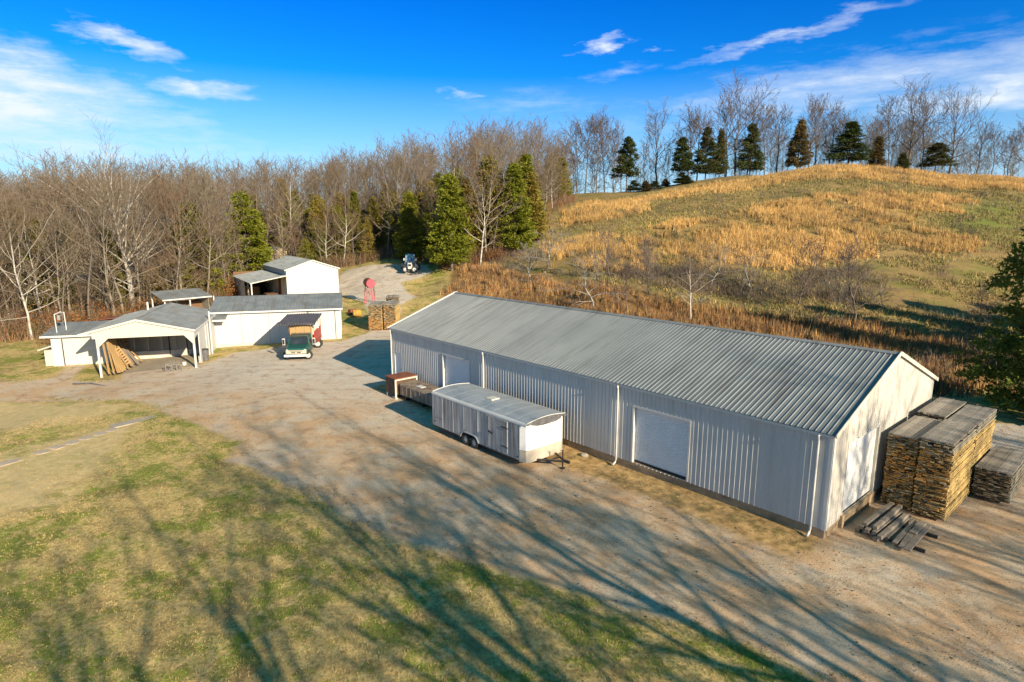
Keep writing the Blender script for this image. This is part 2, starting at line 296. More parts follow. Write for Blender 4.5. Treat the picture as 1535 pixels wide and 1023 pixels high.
# front edge of the woods as a function of the azimuth tangent
WT=np.array([-1.4,-.85,-.72,-.62,-.5,-.42,-.30,-.20,-.15,-.1,-.04,.0,.04,.08])
WF=np.array([58,66,70,74,86,108,117,117,114,104,103,106,118,150.])
def wood_front(x,y):
    t=np.asarray(x,float)/np.maximum(np.asarray(y,float),20); return np.interp(t,WT,WF)
def build_ground():
    def axis(lo,hi,f0,f1,step,grow):
        a=list(np.arange(f0,f1+1e-6,step)); s=step
        while a[-1]<hi: s*=grow; a.append(a[-1]+s)
        s=step
        while a[0]>lo: s*=grow; a.insert(0,a[0]-s)
        return np.array(a)
    xs=axis(-2500,2500,-48,42,.33,1.035); ys=axis(-400,3000,10,75,.33,1.025)
    X,Y=np.meshgrid(xs,ys); Z=terr(X,Y); nx,ny=len(xs),len(ys)
    V=np.stack([X,Y,Z],-1).reshape(-1,3); i=np.arange(ny-1)[:,None]*nx+np.arange(nx-1)[None]; F=np.stack([i,i+1,i+nx+1,i+nx],-1).reshape(-1,4)
    x,y=X.ravel(),Y.ravel(); wob=(fbm(x,y,5,11)-.5)*2.2
    g=pip(POLY['gravel'],x,y)
    far=(y>300)|(np.abs(x)>250)
    A={}
    A['gravel']=np.clip(.5+(g+wob*.6)/1.6,0,1)
    A['dirt']=np.maximum(np.clip(.5+(pip(POLY['dirt1'],x,y)+wob)/3,0,1),np.clip(.5+(pip(POLY['dirt2'],x,y)+wob)/2,0,1))
    wf=wood_front(x,y); A['woods']=np.where((x/np.maximum(y,20)<.1)&(y>50),ss(-2,3,y-wf+wob),0)
    gold=np.max([np.clip(.5+(pip(POLY[k],x,y)+wob*2)/4,0,1) for k in('g1','g2','g3','g4')],0)
    A['gold']=gold; A['rusty']=np.clip(.5+(pip(POLY['g5'],x,y)+wob)/3,0,1)
    A['green']=np.clip(.5+(pip(POLY['green'],x,y)+wob*3)/10,0,1); A['bramb']=np.clip(.5+(pip(POLY['bramble'],x,y)+wob*2)/4,0,1)
    A['field']=np.where(x/np.maximum(y,1)>-.1,ss(60,74,y+x*.45),0)
    # strip of leaf litter along the front of the warehouse
    cx,cy=x-11.8535,y-21.3806; s=-.6646*cx+.7472*cy; w=.7472*cx+.6646*cy
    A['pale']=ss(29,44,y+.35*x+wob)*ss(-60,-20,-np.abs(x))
    A['strip']=ss(-3.2,-.9,w+wob*.7)*ss(.3,0,w)*ss(-1,1,s)*ss(33,30,s)
    me=mesh_np('ground',V,F,'ground',A,True); o=bpy.data.objects.new('ground',me); COL.objects.link(o); tag(o,'gravel yard, patchy winter lawn and rough grassy hillside','ground',kind='structure')
def ground_mat():
    m,nt,b=newmat('ground'); M['ground']=m; v=N(nt,'ShaderNodeNewGeometry').outputs['Position']
    def at(n): a=N(nt,'ShaderNodeAttribute'); a.attribute_name=n; return a.outputs['Fac']
    def edge(a,amt=.5,sc_=1.2,w=.12): # break an edge up with noise
        n=mth(nt,'MULTIPLY',mth(nt,'SUBTRACT',noise(nt,v,sc_,6,.7),.5),amt*2); return ramp(nt,mth(nt,'ADD',a,n),[(.5-w,0.),(.5+w,1.)])
    n1=noise(nt,v,.35,5,.6); n2=noise(nt,v,2.2,6,.65); n3=noise(nt,v,14,4,.7); n4=noise(nt,v,60,2,.7)
    vor=N(nt,'ShaderNodeTexVoronoi'); vor.inputs['Scale'].default_value=16; L(nt,v,vor.inputs['Vector'])
    # lawn
    straw=mix(nt,ramp(nt,n2,[(.3,0.),(.7,1.)]),(.74,.56,.24),(.54,.38,.145))
    green=mix(nt,ramp(nt,n3,[(.3,0.),(.7,1.)]),(.16,.235,.02),(.30,.33,.05))
    gm=mth(nt,'ADD',mth(nt,'MULTIPLY',n1,.55),mth(nt,'MULTIPLY',noise(nt,v,1.1,6,.75),.45))
    lawn=mix(nt,ramp(nt,gm,[(.49,0.),(.55,.92)]),straw,green); lawn=mix(nt,ramp(nt,noise(nt,v,.6,5,.65),[(.50,0.),(.68,.75)]),lawn,(.26,.17,.08))
    lawn=mix(nt,ramp(nt,noise(nt,v,6,6,.8),[(.38,.7),(.56,0.)]),lawn,(.15,.11,.04)); lawn=mix(nt,ramp(nt,noise(nt,v,5,6,.8,(1,1,1)),[(.55,0.),(.68,.6)]),lawn,(.70,.55,.27))
    lawn=mix(nt,ramp(nt,n4,[(.36,.35),(.5,0.)]),lawn,(.08,.06,.025))
    # pale dirt
    dirt=mix(nt,ramp(nt,n2,[(.3,0.),(.7,1.)]),(.72,.54,.29),(.52,.39,.18)); lawn=mix(nt,mth(nt,'MULTIPLY',edge(at('dirt'),1.0,.8,.3),.8),lawn,dirt)
    # gravel
    gr=mix(nt,ramp(nt,n1,[(.40,0.),(.58,1.)]),(.67,.545,.39),(.66,.43,.24))
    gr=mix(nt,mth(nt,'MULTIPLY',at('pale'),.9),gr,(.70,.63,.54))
    rot=N(nt,'ShaderNodeMapping'); rot.inputs['Rotation'].default_value=(0,0,R(-131)); rot.inputs['Scale'].default_value=(.13,1.,1.); L(nt,v,rot.inputs['Vector'])
    rt=noise(nt,rot.outputs[0],1.1,6,.62); gr=mix(nt,ramp(nt,rt,[(.50,0.),(.70,.45)]),gr,(.50,.33,.20)); gr=mix(nt,ramp(nt,rt,[(.30,.25),(.46,0.)]),gr,(.66,.60,.52))
    gr=mix(nt,ramp(nt,noise(nt,v,.5,7,.72),[(.52,0.),(.66,.7)]),gr,(.58,.52,.44))
    gr=mix(nt,ramp(nt,noise(nt,v,.9,7,.8),[(.50,0.),(.66,.8)]),gr,(.38,.22,.115))
    gr=mix(nt,ramp(nt,noise(nt,v,7,6,.85),[(.56,0.),(.68,.8)]),gr,(.14,.10,.06))
    gr=mix(nt,ramp(nt,noise(nt,v,22,4,.8),[(.54,0.),(.64,.65)]),gr,(.16,.12,.08))
    gr=mix(nt,ramp(nt,vor.outputs['Distance'],[(.0,.5),(.3,0.)]),gr,(.74,.66,.56))
    gr=mix(nt,ramp(nt,n4,[(.36,.6),(.5,0.)]),gr,(.13,.10,.07))
    st=mix(nt,ramp(nt,n2,[(.35,0.),(.62,1.)]),(.62,.40,.16),(.24,.15,.05)); st=mix(nt,ramp(nt,noise(nt,v,1.1,5,.7),[(.52,0.),(.66,.7)]),st,(.13,.13,.03))
    gr=mix(nt,mth(nt,'MULTIPLY',edge(at('strip'),.6,1.6,.2),.85),gr,st)
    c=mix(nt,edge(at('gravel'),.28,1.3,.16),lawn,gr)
    # hillside
    fs=mix(nt,ramp(nt,n2,[(.3,0.),(.7,1.)]),(.44,.30,.12),(.26,.18,.07)); fs=mix(nt,ramp(nt,noise(nt,v,.22,5,.65),[(.46,0.),(.62,.8)]),fs,(.21,.21,.05))
    fs=mix(nt,ramp(nt,noise(nt,v,.3,5,.7,(1,1.6,1)),[(.52,0.),(.66,.85)]),fs,(.19,.125,.08))
    fs=mix(nt,mth(nt,'MULTIPLY',at('green'),.8),fs,(.17,.22,.04))
    fs=mix(nt,mth(nt,'MULTIPLY',at('gold'),.75),fs,(.46,.29,.10)); fs=mix(nt,mth(nt,'MULTIPLY',at('rusty'),.75),fs,(.32,.16,.05))
    fs=mix(nt,mth(nt,'MULTIPLY',at('bramb'),.55),fs,(.12,.10,.055))
    fs=mix(nt,ramp(nt,n3,[(.35,.5),(.65,0.)]),fs,(.10,.075,.03))
    c=mix(nt,mth(nt,'MULTIPLY',at('field'),mth(nt,'SUBTRACT',1.,edge(at('gravel'),.3))),c,fs)
    lf=mix(nt,ramp(nt,n2,[(.3,0.),(.7,1.)]),(.30,.15,.065),(.17,.095,.045)); c=mix(nt,edge(at('woods'),.5),c,lf)
    L(nt,c,b.inputs['Base Color']); b.inputs['Roughness'].default_value=.95; b.inputs['Specular IOR Level'].default_value=.15
    h=mth(nt,'ADD',mth(nt,'MULTIPLY',n3,.6),mth(nt,'MULTIPLY',n4,.25)); h=mth(nt,'ADD',h,mth(nt,'MULTIPLY',n2,.8)); bump(nt,b,h,.6,.045)
ground_mat(); build_ground()
# ---------------------------------------------------------------- warehouse
AZW=-48.35; WC=(11.8535,21.3806,0)
def warehouse():
    t=thing('metal_warehouse','long white ribbed metal warehouse with grey roof, the largest building','warehouse',WC,AZW)
    Lw,Ww,E,Rz,F=31.5,12.365,4.22,6.36,.42
    MB().box(-Lw+.03,-.03,.03,Ww-.03,-.6,F).build('foundation','concrete',t)
    d1=(Lw-24.75,Lw-21.9,F,3.25); d2=(Lw-9.0,Lw-6.0,F,3.2); d3=(.55,1.5,F,2.45)
    w=MB().ribbed((-Lw,0,0),(1,0,0),(0,0,1),(0,-1,0),Lw,F-.04,E,rh=.03,rw=.06,top=.02,openings=[d1,d2,d3]); w.build('wall','wall',t)
    gab=lambda a:E+(Rz-E)*(1-abs(a-Ww/2)/(Ww/2))
    gd=(1.55,4.75,.55,3.45)
    MB().ribbed((0,0,0),(0,1,0),(0,0,1),(1,0,0),Ww,F-.04,gab,rh=.02,openings=[gd]).build('wall','wallg',t)
    MB().ribbed((-Lw,0,0),(0,1,0),(0,0,1),(-1,0,0),Ww,F-.04,gab,rh=.02).build('wall','wall',t)
    MB().ribbed((-Lw,Ww,0),(1,0,0),(0,0,1),(0,1,0),Lw,F-.04,E).build('wall','wall',t)
    half=math.hypot(Ww/2,Rz-E); sx=(Ww/2)/half; sz=(Rz-E)/half; ov=.16
    for sgn in (0,1):
        o=MB(); y0=0 if sgn==0 else Ww; dy=sx if sgn==0 else -sx; ny=-sz if sgn==0 else sz
        o.ribbed((-Lw-.12,y0-dy*ov,E-sz*ov+.03),(1,0,0),(0,dy,sz),(0,ny,sx),Lw+.24,0,half+ov,rh=.027,rw=.05,top=.016)
        o.build('roof','roof',t)
    MB().add([(-Lw-.13,Ww/2-.2,Rz+.00),(.13,Ww/2-.2,Rz+.00),(.13,Ww/2,Rz+.085),(-Lw-.13,Ww/2,Rz+.085),(-Lw-.13,Ww/2+.2,Rz+.0),(.13,Ww/2+.2,Rz+.0)],[(0,1,2,3),(3,2,5,4)]).build('ridge_cap','roof',t)
    # rake trims, eave trims, corner trims
    for x in (-Lw-.125,.125):
        q=MB()
        for a,b in (((x,-.16,E-.05),(x,Ww/2,Rz+.04)),((x,Ww/2,Rz+.04),(x,Ww+.16,E-.05))): q.beam(a,b,.03,.17)
        q.build('rake_trim','creamtrim' if x>0 else 'trim',t)
    MB().box(-Lw,0,-.13,-.075,E-.16,E-.05).build('eave_trim','trim',t)
    for x,y in ((-.06,-.045),(-Lw+.06,-.045)): MB().box(x-.07,x+.07,y,y+.06,F-.04,E-.06).build('corner_trim','trim',t)
    MB().box(.005,.045,-.03,.12,F-.04,E-.06).build('corner_trim','trim',t)
    # roll up doors
    def roll(x0,x1,z0,z1,name='roll_up_door'):
        d=MB().ribbed((x0,.15,z0),(0,0,1),(1,0,0),(0,-1,0),z1-z0,0,x1-x0,sp=.085,rh=.016,rw=.06,top=.02).build(name,'door',t)
        MB().box(x0+.02,x1-.02,.10,.13,z0,z0+.1).build('bottom_bar','black',d)
        f=MB(); f.box(x0-.09,x0,-.05,.2,z0,z1+.09).box(x1,x1+.09,-.05,.2,z0,z1+.09).box(x0,x1,-.05,.2,z1,z1+.09); f.build('door_frame','trim',d)
    roll(-24.75,-21.9,F,3.25); roll(-9.0,-6.0,F,3.2)
    d=MB().box(-30.95,-30.0,.03,.07,F,2.45).build('side_door','door',t); f=MB(); f.box(-31.0,-30.95,-.03,.08,F,2.5).box(-30.0,-29.95,-.03,.08,F,2.5).box(-30.95,-30.0,-.03,.08,2.45,2.5); f.build('door_frame','trim',d)
    MB().tube([(-30.1,.0,1.3),(-30.1,-.05,1.3)],.03).build('handle','black',d)
    # big gable door
    d=MB().box(-.10,-.06,1.55,4.75,.55,3.45).build('gable_door','trailerf',t)
    f=MB(); f.box(-.05,.03,1.47,1.55,.5,3.53).box(-.05,.03,1.55,4.75,3.45,3.53); f.build('door_frame','trim',d)
    MB().box(-.16,.05,4.75,4.98,.5,3.5).build('door_jamb','beige',d)
    MB().box(-.02,.10,1.4,5.1,-.3,.52).build('loading_sill','concrete',t)
    MB().box(.0,.035,7.9,8.9,F,2.5).build('side_door','wallg',t)
    # downspouts with kicked out feet
    for x in (-31.3,-20.4,-9.95,-.5):
        q=MB(); q.tube([(x,-.16,E-.12),(x,-.10,E-.3),(x,-.10,.28),(x,-.15,.16),(x,-.33,.07)],.05,8); q.build('downspout','trim',t,smooth=True)
    return t
warehouse()
# ---------------------------------------------------------------- cargo trailer (local x along the wall, nose at x=0)
def wheel(t,x,y,r,wd,side,name='wheel',rimmat='rim',rr=.6):
    w=MB(); n=24; prof=[(r*rr,-wd/2),(r*.93,-wd/2),(r,-wd/2*.75),(r,wd/2*.75),(r*.93,wd/2),(r*rr,wd/2)]
    vs=[];fs=[]
    for k in range(n):
        a=2*math.pi*k/n
        for (q,d) in prof: vs.append((q*math.cos(a),d,q*math.sin(a)))
    m=len(prof)
    for k in range(n):
        for j in range(m): fs.append((k*m+j,((k+1)%n)*m+j,((k+1)%n)*m+(j+1)%m,k*m+(j+1)%m))
    w.add(vs,fs); o=w.build(name,'rubber',t,smooth=True); o.location=(x,y,r)
    q=MB(); y1=side*wd*.32; q.tube([(0,-side*wd*.3,0),(0,y1,0)],r*rr*1.01,20); q.tube([(0,y1,0),(0,y1+side*.035,0)],[r*.3,r*.22],12)
    ro=q.build('rim',rimmat,o)
    q=MB(); 
    for k in range(6):
        a=k*math.pi/3; q.tube([(r*.43*math.cos(a),y1+side*.003,r*.43*math.sin(a)),(r*.43*math.cos(a),y1+side*.012,r*.43*math.sin(a))],r*.09,8)
    q.build('rim_hole','black',o)
    return o
def rounded_profile(w0,w1,z0,zt,crown,rad,n=5):
    pts=[(w0,z0),(w0,zt-rad)]
    for k in range(1,n+1):
        a=math.pi/2*k/n; pts.append((w0+rad*(1-math.cos(a)),zt-rad+rad*math.sin(a)))
    for k in range(1,8):
        u=k/8; y=w0+rad+(w1-w0-2*rad)*u; pts.append((y,zt+crown*math.sin(math.pi*u)))
    for k in range(n+1):
        a=math.pi/2*(1-k/n); pts.append((w1-rad*(1-math.cos(a)),zt-rad+rad*math.sin(a)))
    pts.append((w1,z0)); return pts
def cargo_trailer():
    ox=Vector((WC[0],WC[1],0))+Vector((math.cos(R(AZW)),math.sin(R(AZW)),0))*(-12.35)
    t=thing('cargo_trailer','white twin-axle cargo trailer streaked with grime beside the warehouse','trailer',ox,AZW)
    Lt=7.9; w0,w1=-4.0,-1.2; z0,zt=.42,2.36
    # side walls + rear as one body, chamfered nose corners
    b=MB(); ch=.32
    plan=[(-Lt,w0),(-ch-.12,w0),(-.12,w0+.12),(0,w0+ch),(0,w1-ch),(-.12,w1-.12),(-ch-.12,w1),(-Lt,w1)]
    P0=[(x,y,z0) for x,y in plan];P1=[(x,y,zt-.10) for x,y in plan]; n=len(plan)
    # the near side wall gets its wheel arch cut
    ax=[(-5.05,.30+.02)]; x1,x2=-4.78,-4.05; r=.36
    arch=[]
    def archpts():
        p=[]
        for k in range(0,9): a=math.pi*(1-k/16); p.append((x1-.0+ (r+.05)*math.cos(a),.34+(r+.05)*math.sin(a)))
        for k in range(8,17): a=math.pi*(1-k/16); p.append((x2+(r+.05)*math.cos(a),.34+(r+.05)*math.sin(a)))
        return p
    ap=[q for q in archpts() if q[1]>z0]; 
    xs=[-Lt]+[ap[0][0]]+[q[0] for q in ap]+[ap[-1][0]]+[-ch-.12]; zs=[z0,z0]+[q[1] for q in ap]+[z0,z0]
    for y in (w0,w1):
        vs=[];
        for x,z in zip(xs,zs): vs+=[(x,y,z),(x,y,zt-.10)]
        b.add(vs,[(2*k,2*k+2,2*k+3,2*k+1) for k in range(len(xs)-1)])
    b.add([(-Lt,w0,z0),(-Lt,w1,z0),(-Lt,w1,zt-.1),(-Lt,w0,zt-.1)],[(0,1,2,3)])
    b.box(-Lt,-.35,w0+.03,w1-.03,z0-.001,z0+.02)
    bd=b.build('body','trailer',t)
    q=MB()
    for x in (-6.9,-5.9,-4.92,-3.7,-2.95,-1.0): q.box(x-.02,x+.02,w0-.012,w0,z0+.02 if not -5.2<x<-3.6 else .85,zt-.12)
    q.build('panel_seam','trailer',bd)
    b=MB()
    vs=[(x,y,z) for (x,y) in plan[1:7] for z in (.98,zt-.10)]; b.add(vs,[(2*k,2*k+2,2*k+3,2*k+1) for k in range(5)]); b.build('nose_panel','trailerf',t)
    b=MB(); vs=[(x+(.012 if x>-.3 else 0),y,z) for (x,y) in plan[1:7] for z in (z0-.06,.98)]; b.add(vs,[(2*k,2*k+2,2*k+3,2*k+1) for k in range(5)]); b.build('stone_guard','gravguard',t)
    # roof
    prof=rounded_profile(w0-.01,w1+.01,zt-.14,zt+.02,.12,.12); n=len(prof)
    r=MB(); vs=[(-Lt-.02,y,z) for y,z in prof[6:-6]]+[(.0,y,z) for y,z in prof[6:-6]]; m=n-12
    r.add(vs,[(k,k+1,m+k+1,m+k) for k in range(m-1)]); ro=r.build('roof','trailerroof',t,smooth=True)
    q=MB()
    for k in range(1,9):
        x=-Lt+k*Lt/9; q.add([(x-.012,y,z+.006) for y,z in prof[6:-6]]+[(x+.012,y,z+.006) for y,z in prof[6:-6]],[(j,j+1,m+j+1,m+j) for j in range(m-1)])
    q.build('roof_seam','door',ro)
    for sl in (prof[:7],prof[-7:]):
        k=len(sl); q=MB(); q.add([(-Lt-.03,y,z) for y,z in sl]+[(.02,y,z) for y,z in sl],[(j,j+1,k+j+1,k+j) for j in range(k-1)]); q.build('edge_rail','trim',t,smooth=True)
    q=MB(); q.tube([(.0,y,z+.012) for y,z in prof[5:-5]],.02,6); q.tube([(-Lt-.01,y,z+.012) for y,z in prof[5:-5]],.02,6); q.build('edge_bead','trim',t)
    # dark nose cap: follows the crowned roof, curved lower edge
    q=MB(); pr=prof[5:-5]; vs=[]
    for y,z in pr:
        u=(y-w0)/(w1-w0); low=zt-.12-.14*ss(.12,.35,u)*ss(.95,.7,u)
        xo=.03 if .12<u<.88 else -.08
        vs+=[(.01 if .06<u<.94 else -.1,y,z),(xo,y,float(low))]
    q.add(vs,[(2*k,2*k+2,2*k+3,2*k+1) for k in range(len(pr)-1)]); q.build('nose_cap','nosecap',t)
    # roof vent, door, hinges, handle
    zc=zt+.125; q=MB(); q.box(-4.4,-3.85,-2.9,-2.35,zc,zc+.07); q.build('roof_vent','creamtrim',t,bevel=.015)
    d=MB().box(-2.75,-1.35,w0-.03,w0-.001,.56,2.14).build('side_door','trailer',t,bevel=.008)
    q=MB(); q.box(-2.78,-2.755,w0-.035,w0,.53,2.17).box(-1.345,-1.32,w0-.035,w0,.53,2.17).box(-2.755,-1.345,w0-.035,w0,2.145,2.17); q.build('door_frame','gravguard',d)
    for z in (.85,1.85): MB().beam((-1.75,w0-.045,z),(-1.26,w0-.045,z-.02),.02,.05).build('hinge','black',d)
    MB().beam((-2.78,w0-.06,1.37),(-2.45,w0-.06,1.28),.03,.07).build('handle','black',d)
    # fender trim and wheels
    for y,s in ((w0,-1),(w1,1)):
        q=MB(); q.tube([(a,y+s*.02,z) for a,z in [(ap[0][0]-.05,.42)]+ap+[(ap[-1][0]+.05,.42)]],.035,6); q.build('fender','trailerroof',t)
        for x in (x1,x2): wheel(t,x,y-s*.09,.32,.2,s)
    MB().box(-5.4,-3.4,w0+.30,w1-.3,.15,.40).box(-5.25,-3.6,w0+.22,w1-.22,.44,.95).build('axle_housing','black',t)
    q=MB(); q.box(-Lt+.05,-.3,w0+.05,w0+.13,z0-.1,z0).box(-Lt+.05,-.3,w1-.13,w1-.05,z0-.1,z0); q.build('chassis','black',t)
    # A-frame hitch and jack
    yc=(w0+w1)/2+.2; q=MB(); q.beam((-.1,w0+.7,.4),(1.15,yc,.42),.07,.09).beam((-.1,w1-.7,.4),(1.15,yc,.42),.07,.09).beam((.5,w0+1.05,.41),(.5,w1-.95,.41),.05,.07).box(1.0,1.4,yc-.06,yc+.06,.38,.5); q.build('hitch','black',t)
    q=MB(); q.tube([(.95,yc,0.03),(.95,yc,.95)],.035); q.tube([(.95,yc,.95),(.95,yc-.2,.97)],.015).box(.85,1.05,yc-.1,yc+.1,tz(ox.x,ox.y),.04); q.build('jack','black',t)
    # worn lettering: too faded to read, so short broken strokes stand where the letters are
    def marks(n,hh,place,name,seed):
        rnd=random.Random(seed); q=MB()
        for k in range(n):
            for j in range(2):
                u=k*hh*.62+rnd.uniform(0,.02); v=rnd.uniform(0,hh*.5); du=rnd.choice((.02,hh*.4)); dv=hh*.6 if du<.03 else .025
                q.add([place(u,v),place(u+du,v),place(u+du,v+dv),place(u,v+dv)],[(0,1,2,3)])
        q.build(name,'text',t)
    marks(4,.15,lambda u,v:(.006,-2.95+u,1.92+v),'lettering',1); marks(4,.15,lambda u,v:(.006,-2.46+u,1.97+v),'lettering',2)
    marks(9,.09,lambda u,v:(.006,-2.85+u,1.79+v),'lettering',3); marks(6,.2,lambda u,v:(-7.6+u,w0-.006,.86+v),'lettering',4)
    MB().box(-Lt+.25,-Lt+.33,w0-.012,w0-.002,.66,.74).build('marker_light','black',t)
    for x in (-.62,): MB().box(x,x+.1,w0-.014,w0-.002,.55,.62).build('marker_light','black',t)
cargo_trailer()
# ---------------------------------------------------------------- long steel box and rusty cabinet
def trough():
    o=Vector((WC[0],WC[1],0))+Vector((math.cos(R(AZW)),math.sin(R(AZW)),0))*(-20.6)
    t=thing('steel_box','long grimy off-white steel box along the warehouse wall behind the trailer','storage box',o,AZW)
    b=MB(); Lx=6.6; prof=[(-1.95,.34),(-1.95,1.02),(-1.83,1.12),(-.65,1.16),(-.5,1.1),(-.5,.34)]
    b.prism([(-Lx,y,z) for y,z in prof],(Lx,0,0),0); b.build('body','trough',t,bevel=.015)
    q=MB()
    for k in range(12): q.box(-Lx+.3+k*.53,-Lx+.34+k*.53,-1.965,-1.95,.4,1.0)
    q.build('rib','trough',t)
    q=MB()
    for x in (-6.2,-4.2,-2.2,-.4):
        q.box(x,x+.15,-1.8,-.6,-.02,.34)
    q.build('skid','black',t)
    MB().box(-5.1,-4.5,-1.6,-1.2,1.14,1.17).build('hatch','chrome',t)
    c=thing('rusty_cabinet','cabinet with rust-red top at the left end of the grimy steel box','cabinet',o+Vector((math.cos(R(AZW)),math.sin(R(AZW)),0))*(-6.75),AZW)
    MB().box(-1.35,-.1,-2.15,-.45,.25,1.36).build('body','browncab',c,bevel=.02)
    MB().box(-1.4,-.02,-2.2,-.4,1.36,1.43).build('top','rust',c,bevel=.015)
    q=MB(); q.box(-.1,-.03,-2.2,-2.08,.1,1.36); q.box(-.1,-.03,-.5,-.4,.1,1.36); q.box(-.1,-.03,-2.08,-.5,1.26,1.36); q.build('frame','beige',c)
    for y in (-2.1,-.55):
        MB().tube([(-.15,y,-.02),(-.15,y,.27)],.05).box(-.28,-.02,y-.1,y+.1,-.02,.06).build('leg','creamtrim',c); MB().tube([(-1.25,y,-.02),(-1.25,y,.27)],.05).build('leg','creamtrim',c)
trough()
def rockobj(x,y,s,label,grp=None):
    bm=bmesh.new(); bmesh.ops.create_icosphere(bm,subdivisions=2,radius=s)
    for v in bm.verts: v.co*=1+.35*(mnoise.noise(v.co*2.2/s*.5+Vector((x,y,0)))); v.co.z*=.6
    me=bpy.data.meshes.new('rock'); bm.to_mesh(me); bm.free(); me.materials.append(M['rock'])
    o=bpy.data.objects.new('rock',me); COL.objects.link(o); o.location=(x,y,tz(x,y)+s*.25); tag(o,label,'rock',grp)
rockobj(3.75,29.93,.2,'pale rounded rock between the trailer hitch and the warehouse wall')
rockobj(2.9,25.1,.09,'small dark clod lying on the gravel in front of the wide roll up door')
# ---------------------------------------------------------------- lumber
def lumber(name,label,x0,x1,y0,y1,h,rot,loc,seed,group=None,cat='lumber stack',old=False,th=.066,fresh=(.25,.75),root_z=0,loose=0.):
    rnd=random.Random(seed); t=thing(name,label,cat,loc,rot,group); b=MB(); top=MB(); st=MB(); z=root_z+.12
    base=MB()
    for k in range(3): 
        yy=y0+(y1-y0)*(.12+.38*k); base.box(x0+.05,x1-.05,yy-.06,yy+.06,root_z-.03,root_z+.12)
    base.build('bearer','greywood',t)
    n=0
    while z<root_z+h-.05:
        x=x0+rnd.uniform(-.02,.04); n+=1; u=(z-root_z)/h
        last=z+th*1.1>=root_z+h-.05
        if n%9==0:
            st.tint=(.07,.055,.04)
            for k in range(4):
                yy=y0+.1+(y1-y0-.2)*k/3; st.box(x0,x1,yy-.03,yy+.03,z,z+.025)
            z+=.025
        while x<x1-.06:
            w=min(rnd.choice((.10,.14,.18,.18,.22,.26)),x1-x+rnd.uniform(-.02,.03)); 
            if w<.05: break
            f=fresh[0]<u<fresh[1] and rnd.random()<.52 or rnd.random()<(.03 if old else .16)
            k=rnd.uniform(.7,1.25)
            c=((.50*k,.23*k,.055*k) if f else rnd.choice(((.06*k,.05*k,.03*k),(.24*k,.19*k,.11*k),(.13*k,.11*k,.055*k),(.42*k,.36*k,.25*k))))
            tgt=b
            if last: c=(.34*k,.30*k,.25*k); tgt=top
            e=rnd.uniform(-.08,.06)+loose*rnd.uniform(-.1,.1); e2=rnd.uniform(-.05,.05); g=.008
            tgt.tint=c
            if rnd.random()>.06 or last:
                # end grain and long faces differ: build box with separate end/side tints
                xx0,xx1,zz0,zz1=x+g/2,x+w-g/2,z+rnd.uniform(0,.01),z+th-rnd.uniform(.008,.022)
                ya,yb=y0+e,y1+e2
                tgt.add([(xx0,ya,zz0),(xx1,ya,zz0),(xx1,ya,zz1),(xx0,ya,zz1),(xx0,yb,zz0),(xx1,yb,zz0),(xx1,yb,zz1),(xx0,yb,zz1)],[(0,1,2,3),(7,6,5,4)])
                kk=rnd.uniform(.8,1.15); tgt.tint=c if last else (.30*kk,.26*kk,.19*kk) if old else (.66*kk,.46*kk,.17*kk) if u<.86 else (.36*kk,.32*kk,.24*kk)
                tgt.add([(xx0,ya,zz0),(xx1,ya,zz0),(xx1,ya,zz1),(xx0,ya,zz1),(xx0,yb,zz0),(xx1,yb,zz0),(xx1,yb,zz1),(xx0,yb,zz1)],[(0,4,5,1),(1,5,6,2),(2,6,7,3),(3,7,4,0)])
            x+=w
        z+=th+rnd.uniform(0,.004)
    ob=b.build('board_pile','lumber',t); tag(ob,kind='stuff'); ob=top.build('top_board','lumber',t); ob.name='top_boards'
    if st.v: tag(st.build('sticker','lumber',t),kind='stuff')
    return t
def WL(x,y): # warehouse local -> world
    c,s=math.cos(R(AZW)),math.sin(R(AZW)); return (WC[0]+c*x-s*y,WC[1]+s*x+c*y,0)
Z0=(WC[0],WC[1],0)
lumber('lumber_stack','tall lumber stack at front left of the four, against the gable wall',.33,1.44,5.0,8.55,3.22,AZW,Z0,1)
lumber('lumber_stack','tall lumber stack at front right of the four, its long yellow side sunlit',1.52,2.68,4.85,8.4,3.36,AZW,Z0,2)
lumber('lumber_stack','tall lumber stack at back left of the four, mostly hidden',.35,1.42,8.75,12.3,3.38,AZW,Z0,3)
lumber('lumber_stack','tall lumber stack at back right of the four, grey boards on top',1.52,2.66,8.62,12.15,3.30,AZW,Z0,4)
lumber('low_lumber_stack','low lumber stack standing alone right of the tall block, with dark ends',2.74,4.05,8.7,12.6,1.42,AZW,Z0,5,th=.07,fresh=(2,3),old=True)
u=AZW
def plank(name,label,cat,a,b,w,h,mat,z,grp=None,jit=0):
    A=Vector(WL(*a)); B=Vector(WL(*b)); A.z=z[0]; B.z=z[1]
    m=(A+B)/2; q=MB(); q.beam(A-m,B-m,w,h); o=q.build(name,mat,None,bevel=.008); o.location=m; tag(o,label,cat,grp); return o
rr=random.Random(5)
for k in range(5):
    plank('timber','thick grey timber in the pile lying against the loading sill','timber',(.62+k*.24,1.5+rr.uniform(-.25,.2)),(.75+k*.22,4.3+rr.uniform(-.3,.2)),.17,.15,'greywood',(.10,.11),'timbers piled beside the loading sill')
for k in range(4):
    plank('timber','thick grey timber in the pile lying against the loading sill','timber',(.74+k*.25,1.4+rr.uniform(-.2,.2)),(.86+k*.24,4.25+rr.uniform(-.3,.2)),.16,.15,'greywood',(.26,.27),'timbers piled beside the loading sill')
for k in range(2):
    plank('timber','thick grey timber in the pile lying against the loading sill','timber',(.85+k*.35,1.6),(.95+k*.3,4.35),.16,.14,'greywood',(.41,.42),'timbers piled beside the loading sill')
for (x,l) in ((1.95,'left'),(2.2,'second'),(2.55,'right')):
    pass
